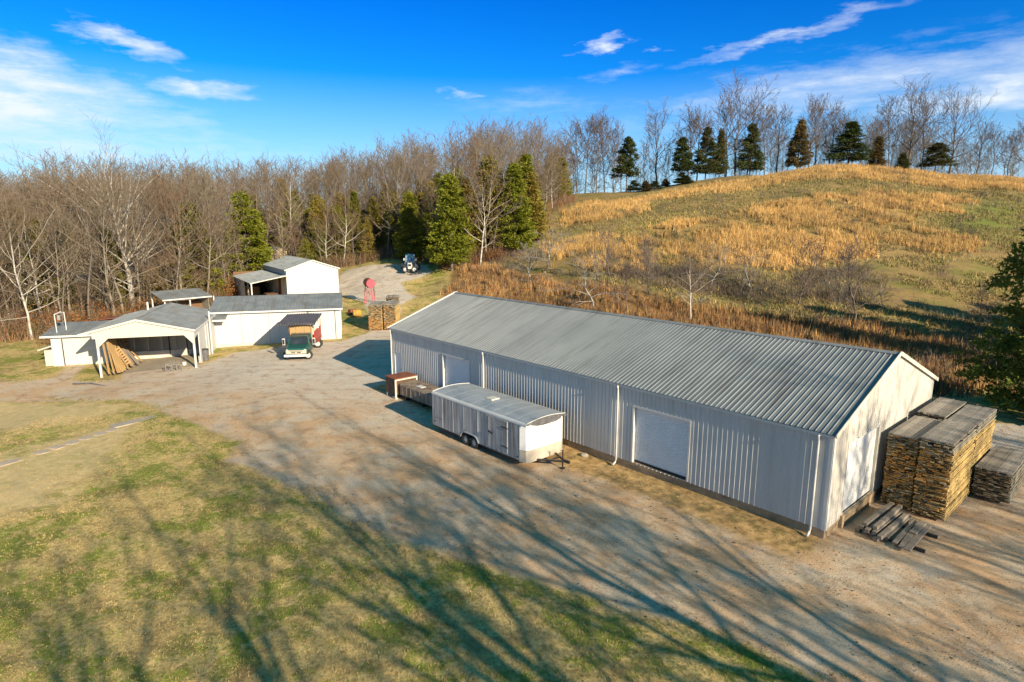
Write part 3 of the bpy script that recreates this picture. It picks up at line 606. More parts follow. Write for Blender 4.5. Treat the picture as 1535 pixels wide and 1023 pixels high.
plank('plank','weathered plank nearest the timber pile, resting across two dark bearers','plank',(1.95,1.4),(1.9,4.0),.17,.05,'greywood',(.17,.17))
plank('plank','short pale plank between two longer ones on the dark bearers','plank',(2.22,1.25),(2.1,3.0),.2,.05,'greywood',(.17,.17))
plank('plank','weathered plank lying farthest from the timber pile on the dark bearers','plank',(2.42,1.15),(2.38,3.9),.22,.06,'greywood',(.175,.175))
plank('plank','wide pale plank laid on top of the others at the end near the tall lumber','plank',(2.2,2.6),(2.2,3.9),.24,.06,'greywood',(.235,.235))
plank('bearer','dark square bearer under the front ends of the loose planks','timber',(1.5,1.75),(2.85,1.75),.12,.12,'black',(.07,.07))
plank('bearer','dark square bearer under the rear ends of the loose planks','timber',(1.45,3.3),(2.85,3.3),.12,.12,'black',(.07,.07))
# lumber by the shed
gz=tz(-15,68)
lumber('lumber_stack','tall narrow stack of split board ends left of its twin, near the white shed',0,1.5,0,3.4,2.95,3,(-16.05,67.5,gz),11,fresh=(.0,.45),th=.06)
lumber('lumber_stack','tall narrow stack of board ends right of its twin, near the warehouse corner',1.66,3.0,.2,4.2,2.95,3,(-16.05,67.5,gz),12,fresh=(.0,.35),th=.06)
lumber('low_lumber_stack','small untidy lumber stack with pale top, behind the twin tall stacks',0,1.6,0,2.2,1.9,8,(-16.4,79,tz(-16,79)),13,fresh=(2,3),th=.07,loose=3,old=True)
# ---------------------------------------------------------------- carport workshop
def carport():
    t=thing('carport_workshop','white carport with open gabled front and a garage wing on its left','carport',(-27.0,50.9,0),16)
    zr=-.3; E,Rg=3.05,4.1; xl,xr=-8.35,.2; xm=-4.12; y0,y1=-.25,11.5
    for a,b in (((xl,E-.0),(xm,Rg)),((xr,E),(xm,Rg))):
        d=Vector((b[0]-a[0],0,b[1]-a[1])); ln=d.length; d.normalize(); n=Vector((-d.z,0,d.x)) if d.x>0 else Vector((d.z,0,-d.x))
        MB().ribbed((a[0],y0,a[1]),(0,1,0),tuple(d),tuple(n),y1-y0,0,ln,sp=.3,rh=.02,rw=.06).build('roof','roof2',t)
    MB().tube([(xm,y0,Rg+.02),(xm,y1,Rg+.02)],.05,6).build('ridge_cap','roof2',t)
    q=MB(); q.beam((xl,y0-.02,E-.05),(xm,y0-.02,Rg-.05),.04,.16).beam((xm,y0-.02,Rg-.05),(xr,y0-.02,E-.05),.04,.16); q.build('rake_trim','creamtrim',t)
    MB().beam((xr+.01,y0,E-.06),(xr+.01,y1,E-.06),.04,.14).build('eave_trim','trim',t)
    # gable face with chamfered opening
    q=MB(); zt=2.62
    q.prism([(xl+.9,-.12,zt),(xr-.1,-.12,zt),(xr-.1,-.12,E-.07),(xm,-.12,Rg-.1),(xl+.9,-.12,E+.1)],(0,.1,0),0)
    q.prism([(-7.2,-.12,zt),(-7.2,-.12,zt-.75),(-7.08,-.12,zt-.75),(-6.3,-.12,zt)],(0,.1,0),0); q.prism([(.07,-.12,zt),(-.7,-.12,zt),(-.05,-.12,zt-.75),(.07,-.12,zt-.75)],(0,.1,0),0)
    q.build('gable_wall','beige',t)
    q=MB(); 
    for k in range(28): q.box(-7.0+k*.25,-6.985+k*.25,-.135,-.12,zt+.02,E-.02)
    q.build('batten','beige',t)
    q=MB(); q.box(-7.2,-7.04,-.1,.06,-.8,zt); q.build('post','white',t); MB().box(-.08,.08,-.1,.06,-.5,zt).build('post','white',t)
    # back wall, side walls
    q=MB(); q.ribbed((-7.1,7.0,-.6),(1,0,0),(0,0,1),(0,-1,0),7.1,.75,3.6,sp=1.15,rh=.03,rw=.08); q.build('back_wall','beige',t)
    MB().box(-7.1,0,6.85,6.98,-.6,.12).build('block_wall','block',t)
    q=MB(); q.box(-7.12,-7.04,2.6,6.9,-.8,3.1); q.build('side_wall','brownwood',t)
    q=MB()
    for k in range(5): q.box(-7.04,-6.96,2.6+k*1.0,2.7+k*1.0,-.6,3.0)
    q.box(-7.04,-6.95,2.6,6.9,1.0,1.1).box(-7.04,-6.95,2.6,6.9,2.0,2.1); q.build('stud','wood2',t)
    q=MB(); q.box(-.04,.04,1.9,11.2,-.55,E-.12); q.add([(-.04,.06,2.2),(.04,.06,2.2),(.04,1.9,2.5),(-.04,1.9,2.5),(-.04,.06,2.95),(.04,.06,2.95),(.04,1.9,2.95),(-.04,1.9,2.95)],[(0,3,2,1),(4,5,6,7),(0,1,5,4),(1,2,6,5),(2,3,7,6),(3,0,4,7)]); q.build('side_wall','white',t)
    q=MB(); q.box(-.16,-.09,1.9,6.8,-.55,.35); q.build('block_wall','block',t)
    q=MB(); q.box(.045,.09,4.6,4.75,-.5,E-.1).box(.045,.09,5.6,5.72,-.5,E-.1); q.build('batten','trim',t)
    MB().box(-7.6,0,7.0,11.2,-.8,3.0).build('workshop_wall','white',t)
    q=MB(); n=10; vs=[]
    for j in range(n+1):
        for i in range(n+1):
            lx_,ly_=-7.0+6.9*i/n,.9+5.9*j/n; c_,s_=math.cos(R(16)),math.sin(R(16)); vs.append((lx_,ly_,tz(-27.0+c_*lx_-s_*ly_,50.9+s_*lx_+c_*ly_)+.035))
    q.add(vs,[(j*(n+1)+i,j*(n+1)+i+1,(j+1)*(n+1)+i+1,(j+1)*(n+1)+i) for j in range(n) for i in range(n)]); q.build('floor','slab',t)
    for x in (-3.6,-2.1): MB().box(x,x+.08,6.83,6.9,-.3,2.6).build('door_gap','dark',t)
    # vent pipe near the right eave
    MB().tube([(.22,6.0,-.4),(.22,6.0,3.8)],.07,8).build('flue','trim',t)
    MB().tube([(-5.6,9.0,3.7),(-5.6,9.0,4.5)],.09,8).build('flue','trim',t)
    # garage wing
    gx0,gx1,gy=-12.7,-7.1,5.95
    q=MB(); q.box(gx0,-11.9,gy-.05,gy+.1,-.95,2.0).box(-11.9,gx1,gy,gy+.1,1.75,2.05).box(gx0,gx0+.1,gy,9.6,-.95,2.1).box(gx0,gx1,9.5,9.6,-.95,2.6); q.build('garage_wall','white',t)
    d=MB().ribbed((-11.85,gy+.06,-.85),(0,0,1),(1,0,0),(0,-1,0),2.6,0,4.7,sp=.52,rh=.02,rw=.05).build('garage_door','creamtrim',t)
    MB().box(-11.9,-11.84,gy-.02,gy+.06,-.85,1.78).build('door_frame','black',d)
    s=Vector((0,4.2,.62)); ln=s.length; s.normalize(); n=Vector((0,-s.z,s.y))
    MB().ribbed((gx0-.65,gy-.4,2.14),(1,0,0),tuple(s),tuple(n),5.5,0,ln,sp=.3,rh=.022,rw=.06).build('garage_roof','roof2',t)
    MB().box(gx0-.66,gx1-.3,gy-.44,gy-.4,1.98,2.14).build('fascia','trim',t)
    # low lean-to on the far left
    q=MB(); q.box(gx0-.75,gx0-.02,gy+.3,gy+2.4,-.95,.75); q.build('annex_wall','beige',t)
    q=MB(); q.prism([(gx0-1.15,gy+.05,.78),(gx0-.02,gy+.05,1.12),(gx0-.02,gy+.05,1.2),(gx0-1.15,gy+.05,.86)],(0,2.7,0),0); q.build('annex_roof','creamtrim',t)
    # rust coloured roof strip behind the wing
    q=MB(); q.prism([(-10.4,10.0,2.75),(-7.8,10.0,3.0),(-7.8,10.0,3.06),(-10.4,10.0,2.81)],(0,1.4,0),0); q.build('rear_roof','rust',t)
    q=MB(); q.box(-10.3,-8,10.2,11.3,-.6,2.72); q.build('rear_wall','brownwood',t)
    # small connecting roof to the shed
    q=MB(); q.prism([(.12,7.9,2.62),(1.3,7.9,2.62),(1.3,9.3,2.95),(.12,9.3,2.95)],(0,0,.06),0); q.build('link_roof','roof2',t); MB().box(.12,1.32,7.84,7.9,2.5,2.66).build('fascia','trim',t)
    # frame on the wing roof
    f=thing('roof_frame','white tubular frame standing on the left end of the garage wing roof','frame',(-27.0,50.9,0),16)
    q=MB(); q.tube([(-12.4,6.6,2.25),(-12.45,6.7,3.9),(-12.0,6.9,4.1)],.04).tube([(-11.9,7.3,2.35),(-11.95,7.4,4.0),(-12.45,6.7,3.9)],.04); q.build('pole','trim',f)
    q=MB(); q.tube([(-12.43,6.65,3.3),(-12.9,6.5,3.2),(-13.3,6.3,2.8)],.025); q.build('wire','black',f)
    q=MB()
    q.box(-12.3,-12.1,6.8,7.0,3.35,3.8); q.build('fitting','cabin',f)
carport()
def CL(x,y): c,s=math.cos(R(16)),math.sin(R(16)); return (-27.0+c*x-s*y,50.9+s*x+c*y)
# planks leaning at the left of the carport
rr=random.Random(8)
for k in range(30):
    y=.15+k*.155+rr.uniform(-.08,.08); h=rr.uniform(.9,1.15)*(2.75-.045*k); x=-6.15+.02*k+rr.uniform(-.45,.45)
    a=CL(x,y-.35+rr.uniform(-.4,.3)); b=CL(-6.93+rr.uniform(0,.25),y+rr.uniform(.1,.8))
    A=Vector((*a,-.34)); B=Vector((*b,-.3+h)); m=(A+B)/2; q=MB(); q.beam(A-m,B-m,rr.choice((.14,.18,.22)),.045,up=(1,0,0)); o=q.build('leaning_plank',rr.choice(('plank','plank','plank','wood','greywood','wood2')),None,bevel=.005); o.location=m
    tag(o,'long plank leaning in the loose heap at the left side of the open carport','plank','planks leaning inside the carport')
pc=CL(-5.9,2.3)
pt=thing('slatted_crate','tan slatted wooden pallet leaning on the middle of the plank heap in the carport','pallet',(pc[0],pc[1],-.3),(R(-12),R(-25),R(75)))
for k in range(7): MB().box(-.55,.55,-.04,0,.12+k*.25,.26+k*.25).build('slat','wood',pt)
for x in (-.5,0,.45): MB().box(x,x+.08,0,.09,.05,1.85).build('runner','wood',pt)
c_=CL(.25,2.7); b_=thing('bin','dark plastic bin standing by the side opening of the carport','bin',(c_[0],c_[1],tz(*c_)+.03),16)
MB().tube([(0,0,0),(0,0,1.0)],[.24,.3],14).build('body','nosecap',b_); MB().tube([(0,0,1.0),(0,0,1.06)],[.33,.3],14).build('lid','black',b_)
c_=CL(-1.2,1.3); b_=thing('bucket','small white bucket on the carport floor near the right post','bucket',(c_[0],c_[1],-.3),0)
MB().tube([(0,0,0),(0,0,.35)],[.15,.19],12).build('body','trim',b_); MB().tube([(-.19,0,.33),(-.1,0,.5),(.1,0,.5),(.19,0,.33)],.01,5).build('handle','black',b_)
c_=CL(-1.6,-.6); b_=thing('wire_rack','tangled grey wire rack standing on the drive in front of the carport','rack',(c_[0],c_[1],tz(*c_)),30)
rr=random.Random(3); q=MB()
for k in range(22): q.tube([(rr.uniform(-.6,.6),rr.uniform(-.3,.3),0),(rr.uniform(-.5,.5),rr.uniform(-.3,.3),rr.uniform(.4,.95))],.014,4)
q.build('wires','barkgrey',b_)
q=MB()
for k in range(4): q.tube([(-.6+.4*k,-.3,0),(-.6+.4*k,-.3,.55),(-.6+.4*k,.3,.55),(-.6+.4*k,.3,0)],.018,5)
q.tube([(-.6,-.3,.55),(.6,-.3,.55)],.018,5).tube([(-.6,.3,.55),(.6,.3,.55)],.018,5); q.build('frame','cabin',b_)
pp=MB(); A=Vector((-34.6,46.6,0));B=Vector((-31.0,45.6,0)); m=(A+B)/2
pp.tube([A-m,(A*.6+B*.4)-m+Vector((0,.4,.02)),B-m],.05,7); o=pp.build('pipe','nosecap',None); o.location=(m.x,m.y,tz(m.x,m.y)+.05); tag(o,'long dark pipe lying on the gravel in front of the left carport post','pipe')
# ---------------------------------------------------------------- long white shed
def shed():
    t=thing('long_shed','low white shed with long bluish grey roof behind the green truck','shed',(-17.9,63.0,0),15)
    Ls=12.2; E=3.3; D1,D2=4.0,7.0; Rg=4.3
    q=MB(); q.ribbed((-Ls,0,-.4),(1,0,0),(0,0,1),(0,-1,0),Ls,.0,E+.35,sp=.3,rh=.006,rw=.03,openings=[(9.0,11.7,.45,3.3)]); q.build('front_wall','white',t)
    g=lambda a:(E+.4)+(Rg-E)*(a/D1) if a<D1 else (Rg+.4)-(a-D1)*.3
    q=MB(); q.ribbed((0,0,-.4),(0,1,0),(0,0,1),(1,0,0),D2,0,g,sp=.25,rh=.012,rw=.04); q.build('gable_wall','white',t)
    MB().ribbed((-Ls,0,-.4),(0,1,0),(0,0,1),(-1,0,0),D2,0,g,sp=.25,rh=.012,rw=.04).build('gable_wall','white',t)
    MB().box(-Ls,0,D2-.05,D2,-.4,3.3).build('back_wall','white',t)
    s=Vector((0,D1+.35,Rg-E+.09)); ln=s.length; s.normalize(); n=Vector((0,-s.z,s.y)); MB().ribbed((-Ls-.3,-.35,E-.02),(1,0,0),tuple(s),tuple(n),Ls+.55,0,ln,sp=.3,rh=.025,rw=.07,top=.03).build('roof','roof2',t)
    s=Vector((0,-(D2-D1+.3),.3*(D2-D1+.3))); ln=s.length; s.normalize(); n=Vector((0,-s.z if s.y>0 else s.z,-s.y)); MB().ribbed((-Ls-.3,D2+.3,Rg-.9+.02),(1,0,0),tuple(s),tuple(n),Ls+.55,0,ln,sp=.3,rh=.025,rw=.07).build('roof','roof2',t)
    MB().box(-Ls-.3,.25,-.39,-.355,E-.2,E-.03).build('fascia','trim',t); MB().box(.25,.28,-.35,D1,E-.1,E).build('barge_board','trim',t)
    d=MB().box(-3.15,-.55,-.06,-.02,-.1,E-.35).build('sliding_door','white',t); MB().box(-3.2,-3.15,-.07,-.02,-.1,E-.3).build('door_gap','black',d); MB().box(-.56,-.52,-.07,-.02,-.1,E-.3).build('door_gap','black',d)
    MB().box(-3.3,-.4,-.1,-.02,E-.34,E-.25).build('door_track','black',d)
    for x in (-9.6,-7.0): MB().box(x,x+.03,-.02,0-.005,0,E-.3).build('panel_gap','cabin',t)
    MB().box(-Ls,-.0,-.06,.0-.02,-.5,.0).build('footing','block',t)
shed()
# ---------------------------------------------------------------- tall barn with lean-to
def barn():
    z=.8; t=thing('tall_barn','tall white gabled barn with open lean-to on its left side, behind the long shed','barn',(-25.64,90.35,0),33)
    Wb,Db=7.4,14.5; E,Rg=5.5,6.75
    g=lambda a:E+(Rg-E)*(1-abs(a-Wb/2)/(Wb/2))
    MB().ribbed((-Wb,0,0),(1,0,0),(0,0,1),(0,-1,0),Wb,.3,g,sp=.26,rh=.012,rw=.04).build('gable_wall','white',t)
    MB().ribbed((0,0,0),(0,1,0),(0,0,1),(1,0,0),Db,.3,E,sp=.26,rh=.012,rw=.04).build('side_wall','white',t)
    MB().ribbed((-Wb,0,0),(0,1,0),(0,0,1),(-1,0,0),Db,.3,E,sp=.26,rh=.012,rw=.04).build('side_wall','wall',t)
    MB().ribbed((-Wb,Db,0),(1,0,0),(0,0,1),(0,1,0),Wb,.3,g,sp=.26,rh=.012,rw=.04).build('gable_wall','white',t)
    half=math.hypot(Wb/2,Rg-E); sx=Wb/2/half; sz=(Rg-E)/half
    MB().ribbed((-Wb-.25*sx,-.2,E-.25*sz+.04),(0,1,0),(sx,0,sz),(-sz,0,sx),Db+.4,0,half+.25,sp=.3,rh=.022,rw=.06).build('roof','roof',t)
    MB().ribbed((.25*sx,-.2,E-.25*sz+.04),(0,1,0),(-sx,0,sz),(sz,0,sx),Db+.4,0,half+.25,sp=.3,rh=.022,rw=.06).build('roof','roof',t)
    q=MB(); q.beam((-Wb-.25,-.22,E-.1),(-Wb/2,-.22,Rg-.02),.04,.14).beam((-Wb/2,-.22,Rg-.02),(.25,-.22,E-.1),.04,.14); q.build('rake_trim','trim',t)
    # lean-to
    lw=4.7; s=Vector((lw+.25,0,.85)); ln=s.length; s.normalize(); n=Vector((-s.z,0,s.x))
    MB().ribbed((-Wb-lw-.2,-.15,3.85),(0,1,0),tuple(s),tuple(n),Db+.3,0,ln,sp=.3,rh=.022,rw=.06).build('lean_roof','roof',t)
    MB().beam((-Wb-lw-.2,-.17,3.79),(-Wb,-.17,4.68),.04,.12).build('rake_trim','creamtrim',t)
    MB().ribbed((-Wb-lw,5.2,0),(0,1,0),(0,0,1),(-1,0,0),Db-5.2,.2,3.85,sp=.3,rh=.012,rw=.04).build('lean_wall','wall',t)
    MB().box(-Wb-lw,-Wb,Db-.05,Db,.3,4.5).build('lean_wall','brownwood',t)
    for y in (0,2.6): MB().box(-Wb-lw-.08,-Wb-lw+.08,y-.05,y+.11,.2,3.8).build('post','white' if y==0 else 'greywood',t)
    for zz in (1.3,2.2,3.0): MB().box(-Wb-lw-.03,-Wb-lw+.03,.1,5.2,zz,zz+.1).build('rail','greywood',t)
    q=MB(); q.box(-Wb-4.4,-Wb-2.2,8,12,.3,2.6).box(-Wb-2,-Wb-.4,4,6,.3,1.8); q.build('stored_goods','brownwood',t)
    MB().box(-Wb-.05,-Wb-.02,3.5,5.0,.3,4.2).build('side_opening','rust',t)
barn()
# ---------------------------------------------------------------- rear open shed
def open_shed():
    zz=tz(-40,75); t=thing('open_lean_shed','small open-sided shed with single slope grey roof behind the carport roof','shed',(-41.6,72.6,0),50)
    Lx,Dy=5.2,3.6; s=Vector((0,Dy,.75)); ln=s.length; s.normalize(); n=Vector((0,-s.z,s.y))
    MB().ribbed((-.3,-.3,2.95),(1,0,0),tuple(s),tuple(n),Lx+.6,0,ln,sp=.3,rh=.022,rw=.06).build('roof','roof2',t)
    MB().box(-.3,Lx+.3,-.34,-.3,2.8,2.95).build('fascia','trim',t)
    for x in (0,2.9,5.8):
        for y in (0,3.8): MB().box(x,x+.14,y,y+.14,zz-.3,2.9+y*.17).build('post','white',t)
    MB().add([(Lx,0,zz-.2),(Lx,3.9,zz-.2),(Lx,3.9,3.55),(Lx,0,2.88)],[(0,1,2,3)]).box(Lx,Lx+.02,0,3.9,zz-.2,2.8).build('side_wall','creamtrim',t)
    q=MB(); q.box(3.0,5.6,2.0,3.6,zz,2.2); q.build('stored_goods','brownwood',t)
open_shed()
def small_building(name,label,x,y,rot,w,d,e,rg,wall,roof,cat='building'):
    z=tz(x,y); t=thing(name,label,cat,(x,y,z-.2),rot)
    q=MB(); q.box(-w/2,w/2,-d/2,d/2,0,e)
    q.prism([(-w/2,-d/2,e),(w/2,-d/2,e),(0,-d/2,rg)],(0,d,0),0); q.build('wall',wall,t)
    q=MB(); q.beam((-w/2-.2,0,e-.02),(0,0,rg+.1),d+.5,.07,up=(0,0,1)); q.beam((w/2+.2,0,e-.02),(0,0,rg+.1),d+.5,.07,up=(0,0,1)); q.build('roof',roof,t)
    MB().box(-.5,.4,-d/2-.04,-d/2,.2,2.1).build('door','brownwood',t)
    for x_ in (-w*.33,w*.3): MB().box(x_-.4,x_+.4,-d/2-.03,-d/2,1.1,1.9).build('window','glass',t)
small_building('grey_cabin','small grey cabin with pale roof seen through the trees at the far left',-67,95,100,5,7,2.6,3.6,'cabin','roof')
small_building('grey_barn','weathered grey outbuilding half hidden by trunks behind the big pale tree',-65,103,95,6,10,3.2,4.6,'cabin','roof2')
small_building('woodland_shed','low grey-roofed shed in the trees left of the tall barn',-54,108,85,5,8,2.4,3.4,'cabin','roof2')
small_building('cream_building','long cream walled building in the trees just left of the tall barn',-51.5,126,78,5,9,3.4,4.2,'cream','roof2')
# ---------------------------------------------------------------- green truck
def truck():
    t=thing('old_truck','old teal green truck with wooden headboard and brown corrugated canopy','truck',(-18.85,52.1,tz(-18.85,54)),9)
    # bonnet and front: lofted sections (y, halfwidth, z0, z1)
    def loft(secs,name,mat,bev=.03):
        q=MB(); vs=[]
        for y,hw,z0,z1,tw in secs: vs+=[(-hw,y,z0),(hw,y,z0),(hw,y,z1-.12),(tw,y,z1),(-tw,y,z1),(-hw,y,z1-.12)]
        fs=[tuple(range(5,-1,-1)),tuple(range(len(vs)-6,len(vs)))]
        for i in range(len(secs)-1):
            for k in range(6): fs.append((i*6+k,i*6+(k+1)%6,(i+1)*6+(k+1)%6,(i+1)*6+k))
        q.add(vs,fs); return q.build(name,mat,t,bevel=bev)
    loft([(.18,.93,.55,1.06,.80),(.3,.95,.5,1.14,.82),(1.45,.95,.5,1.27,.80)],'bonnet','green')
    q=MB(); q.box(-.95,.95,1.45,3.0,.5,1.25); q.build('cab','green',t,bevel=.03)
    # cab top frame
    q=MB()
    for x in (-1,1):
        q.beam((x*.88,1.5,1.24),(x*.76,1.85,1.92),.07,.07).beam((x*.88,2.95,1.24),(x*.78,2.85,1.92),.09,.16).beam((x*.9,2.2,1.24),(x*.78,2.25,1.92),.06,.06)
    q.build('pillar','green',t)
    q=MB(); q.box(-.8,.8,1.75,3.0,1.9,2.0); q.build('cab_roof','truckroof',t,bevel=.04)
    MB().add([(-.86,1.53,1.27),(.86,1.53,1.27),(.75,1.86,1.9),(-.75,1.86,1.9)],[(0,1,2,3)]).build('windscreen','glass',t)
    for x in (-1,1): MB().add([(x*.9,1.6,1.27),(x*.9,2.9,1.27),(x*.78,2.82,1.9),(x*.78,1.9,1.9)],[(0,1,2,3)]).build('side_window','glass',t)
    q=MB(); n=16; q.tube([(.4+.2*math.cos(k*2*math.pi/n),1.66+.05*math.sin(k*2*math.pi/n),1.4+.17*math.sin(k*2*math.pi/n)) for k in range(n+1)],.015,5); q.build('steering_wheel','trim',t)
    q=MB(); q.box(-.86,.86,.12,.2,.66,.98); g=q.build('grille','grille',t,bevel=.02)
    MB().box(-.4,-.08,.10,.122,.74,.82).box(.08,.4,.10,.122,.74,.82).box(-.5,.5,.11,.121,.88,.92).build('grille_slot','black',g)
    for x in (-.66,.66): MB().tube([(x,.13,.8),(x,.085,.8)],.11,14).build('headlight','lamp',t)
    q=MB(); q.box(-1.02,1.02,-.02,.12,.42,.62); q.build('bumper','chrome',t,bevel=.03)
    for x in (-.75,.75): MB().box(x-.1,x+.1,.16,.2,1.0,1.05).build('badge','trim',t)
    for x in (-1,1):
        q=MB(); q.tube([(x*.95,1.75,1.15),(x*1.3,1.65,1.2)],.015,5).tube([(x*.93,1.8,1.75),(x*1.3,1.65,1.75)],.015,5); m=q.build('mirror_arm','black',t)
        q=MB(); q.box(x*1.3-.12,x*1.3+.12,1.62,1.68,1.18,1.78); q.build('mirror','trim' ,t,bevel=.015)
        q=MB(); q.box(x*1.3-.09,x*1.3+.09,1.6,1.62,1.25,1.7); q.build('mirror_glass','glass',m)
    for x,s in ((-.88,-1),(.88,1)): wheel(t,x,.85,.4,.24,s)
    for x,s in ((-.95,-1),(.95,1)): wheel(t,x,6.1,.45,.45,s)
    q=MB()
    for x in (-1,1): q.tube([(x*.96,.85+.47*math.cos(a),.4+.47*math.sin(a)) for a in np.linspace(0,math.pi,9)],.03,6)
    q.build('wheel_arch','black',t)
    MB().box(-.45,.45,.3,7.2,.4,.6).build('chassis','black',t)
    MB().box(-1.15,1.15,3.15,7.4,.95,1.08).build('bed','brownwood',t)
    # wooden headboard: pale sheet above, pinkish planks below
    h=MB()
    for k in range(4): h.box(-.98,.98,3.12,3.17,1.05+k*.25,1.29+k*.25)
    hb=h.build('headboard','wood2',t); 
    MB().box(-1.0,1.0,3.08,3.14,2.05,2.72).build('top_sheet','plank',hb)
    for x in (-.95,-.4,.35,.92): MB().box(x-.04,x+.04,3.02,3.1,1.0,2.75).build('stake','wood',hb)
    for x in (-1,1):
        q=MB(); q.box(x*1.1-.04,x*1.1+.04,3.3,7.3,1.08,2.05); q.box(x*1.12-.05,x*1.12+.05,4.9,7.2,.75,1.0); q.build('side_panel','red',t,bevel=.02)
        for y in (3.3,4.6,5.9,7.2): MB().box(x*1.1-.04,x*1.1+.04,y-.04,y+.04,2.05,2.95).build('stake','wood',t)
    MB().box(.95,1.5,3.5,3.56,2.35,2.85).build('white_board','trim',t)
    q=MB()
    # corrugated canopy with a drooping front lip
    def cz(y,x): return 2.98+.05*(y-2.6)-.03*abs(x)-(.12 if y<2.75 else 0)
    xs=np.arange(-2.0,1.4,.045); ys=[2.45,2.75,4.5,6.2,7.4]; vs=[]
    for j,y in enumerate(ys):
        for x in xs: vs.append((x+.28*(y-2.6)*.0,y+.12*math.sin(x*2.2)*(1 if j==0 else 0),cz(y,x)+.03*math.sin(x*2*math.pi/.22)))
    n=len(xs); q.add(vs,[(j*n+i,j*n+i+1,(j+1)*n+i+1,(j+1)*n+i) for j in range(len(ys)-1) for i in range(n-1)]); q.build('canopy','canopy',t)
truck()
# ---------------------------------------------------------------- red fuel tank on a stand
def tank():
    x,y=-19.9,85.0; z=tz(x,y); t=thing('fuel_tank','pink-red cylindrical fuel tank raised on a tall stand beyond the twin lumber stacks','tank',(x,y,z),25)
    q=MB(); q.tube([(0,-1.05,2.75),(0,-1.0,2.75),(0,1.0,2.75),(0,1.05,2.75)],[.55,.62,.62,.55],24); b=q.build('tank_body','rust',t,smooth=False)
    MB().tube([(0,-1.0,2.75),(0,-1.09,2.75)],[.625,.58],24).build('end_cap','pink',b)
    for sx in (-1,1):
        for sy in (-1,1): MB().beam((sx*.6,sy*.75,-.1),(sx*.4,sy*.7,2.35),.09,.09).build('leg','pink',t)
    q=MB()
    for sy in (-1,1): q.beam((-.55,sy*.74,.4),(.45,sy*.71,2.1),.05,.05).beam((.55,sy*.74,.4),(-.45,sy*.71,2.1),.05,.05).beam((-.45,sy*.7,2.2),(.45,sy*.7,2.2),.07,.07)
    q.build('brace','pink',t)
    MB().tube([(0,0,3.35),(0,0,3.5)],.05,8).build('filler','rust',t); MB().tube([(.4,-1.0,2.4),(.55,-1.05,1.6),(.5,-1.0,.9)],.025,6).build('hose','black',t)
tank()
t=thing('straw_bale','round golden straw bale on the green grass beside the right end of the long shed','bale',(-19.6,76.5,tz(-19.6,76.5)),20)
MB().tube([(-.5,0,.45),(-.46,0,.45),(.46,0,.45),(.5,0,.45)],[.38,.46,.46,.38],18).build('straw','tarp',t); MB().tube([(-.2,0,.45),(-.15,0,.45)],.47,18).build('band','brownwood',t)
t=thing('rusty_drum','rusty drum lying behind the golden straw bale by the long shed','drum',(-20.6,78.2,tz(-20.6,78.2)),50)
MB().tube([(-.5,0,.35),(.5,0,.35)],.34,16).build('body','rust',t); MB().tube([(-.15,0,.35),(-.1,0,.35)],.36,16).build('hoop','rust',t)
# ---------------------------------------------------------------- tractor
def tractor():
    x,y=-17.3,104.5; z=tz(x,y); t=thing('blue_tractor','tractor with blue cab and pale bonnet in the shade beyond the gravel','tractor',(x,y,z),6)
    q=MB(); q.add([(-.35,-2.2,.75),(.35,-2.2,.75),(.45,-.5,.85),(-.45,-.5,.85),(-.33,-2.2,1.55),(.33,-2.2,1.55),(.45,-.5,1.75),(-.45,-.5,1.75)],[(0,3,2,1),(4,5,6,7),(0,1,5,4),(1,2,6,5),(2,3,7,6),(3,0,4,7)]); b=q.build('bonnet','tractorw',t,bevel=.06)
    MB().box(-.25,.25,-2.23,-2.2,1.05,1.4).build('grille','black',b)
    MB().box(-.28,.28,-2.5,-2.2,.6,.95).build('front_weight','tractorw',t,bevel=.04)
    MB().box(-.7,.7,-.5,1.0,1.0,1.7).build('cab_base','blue',t,bevel=.04)
    q=MB()
    for sx in (-1,1):
        q.beam((sx*.72,-.45,1.65),(sx*.66,-.35,2.85),.08,.08).beam((sx*.72,.95,1.65),(sx*.66,.9,2.85),.08,.08)
    q.build('cab_frame','tractorw',t); MB().box(-.66,.66,-.4,.92,1.7,2.8).build('cab_glass','blue',t); MB().box(-.78,.78,-.5,1.05,2.83,2.98).build('cab_roof','blue',t,bevel=.04)
    for sx in (-1,1):
        wheel(t,sx*.85,.5,.8,.42,sx); wheel(t,sx*.75,-1.75,.5,.3,sx)
        MB().tube([(sx*.85,.5+.88*math.cos(a),.8+.88*math.sin(a)) for a in np.linspace(.3,2.6,8)],.12,6).build('mudguard','tractorw',t)
        MB().box(sx*1.0-.1,sx*1.0+.1,-.4,-.34,1.9,2.3).build('mirror','tractorw',t)
    MB().tube([(.25,-1.2,1.6),(.25,-1.2,2.5)],.04,8).build('exhaust','black',t)
tractor()
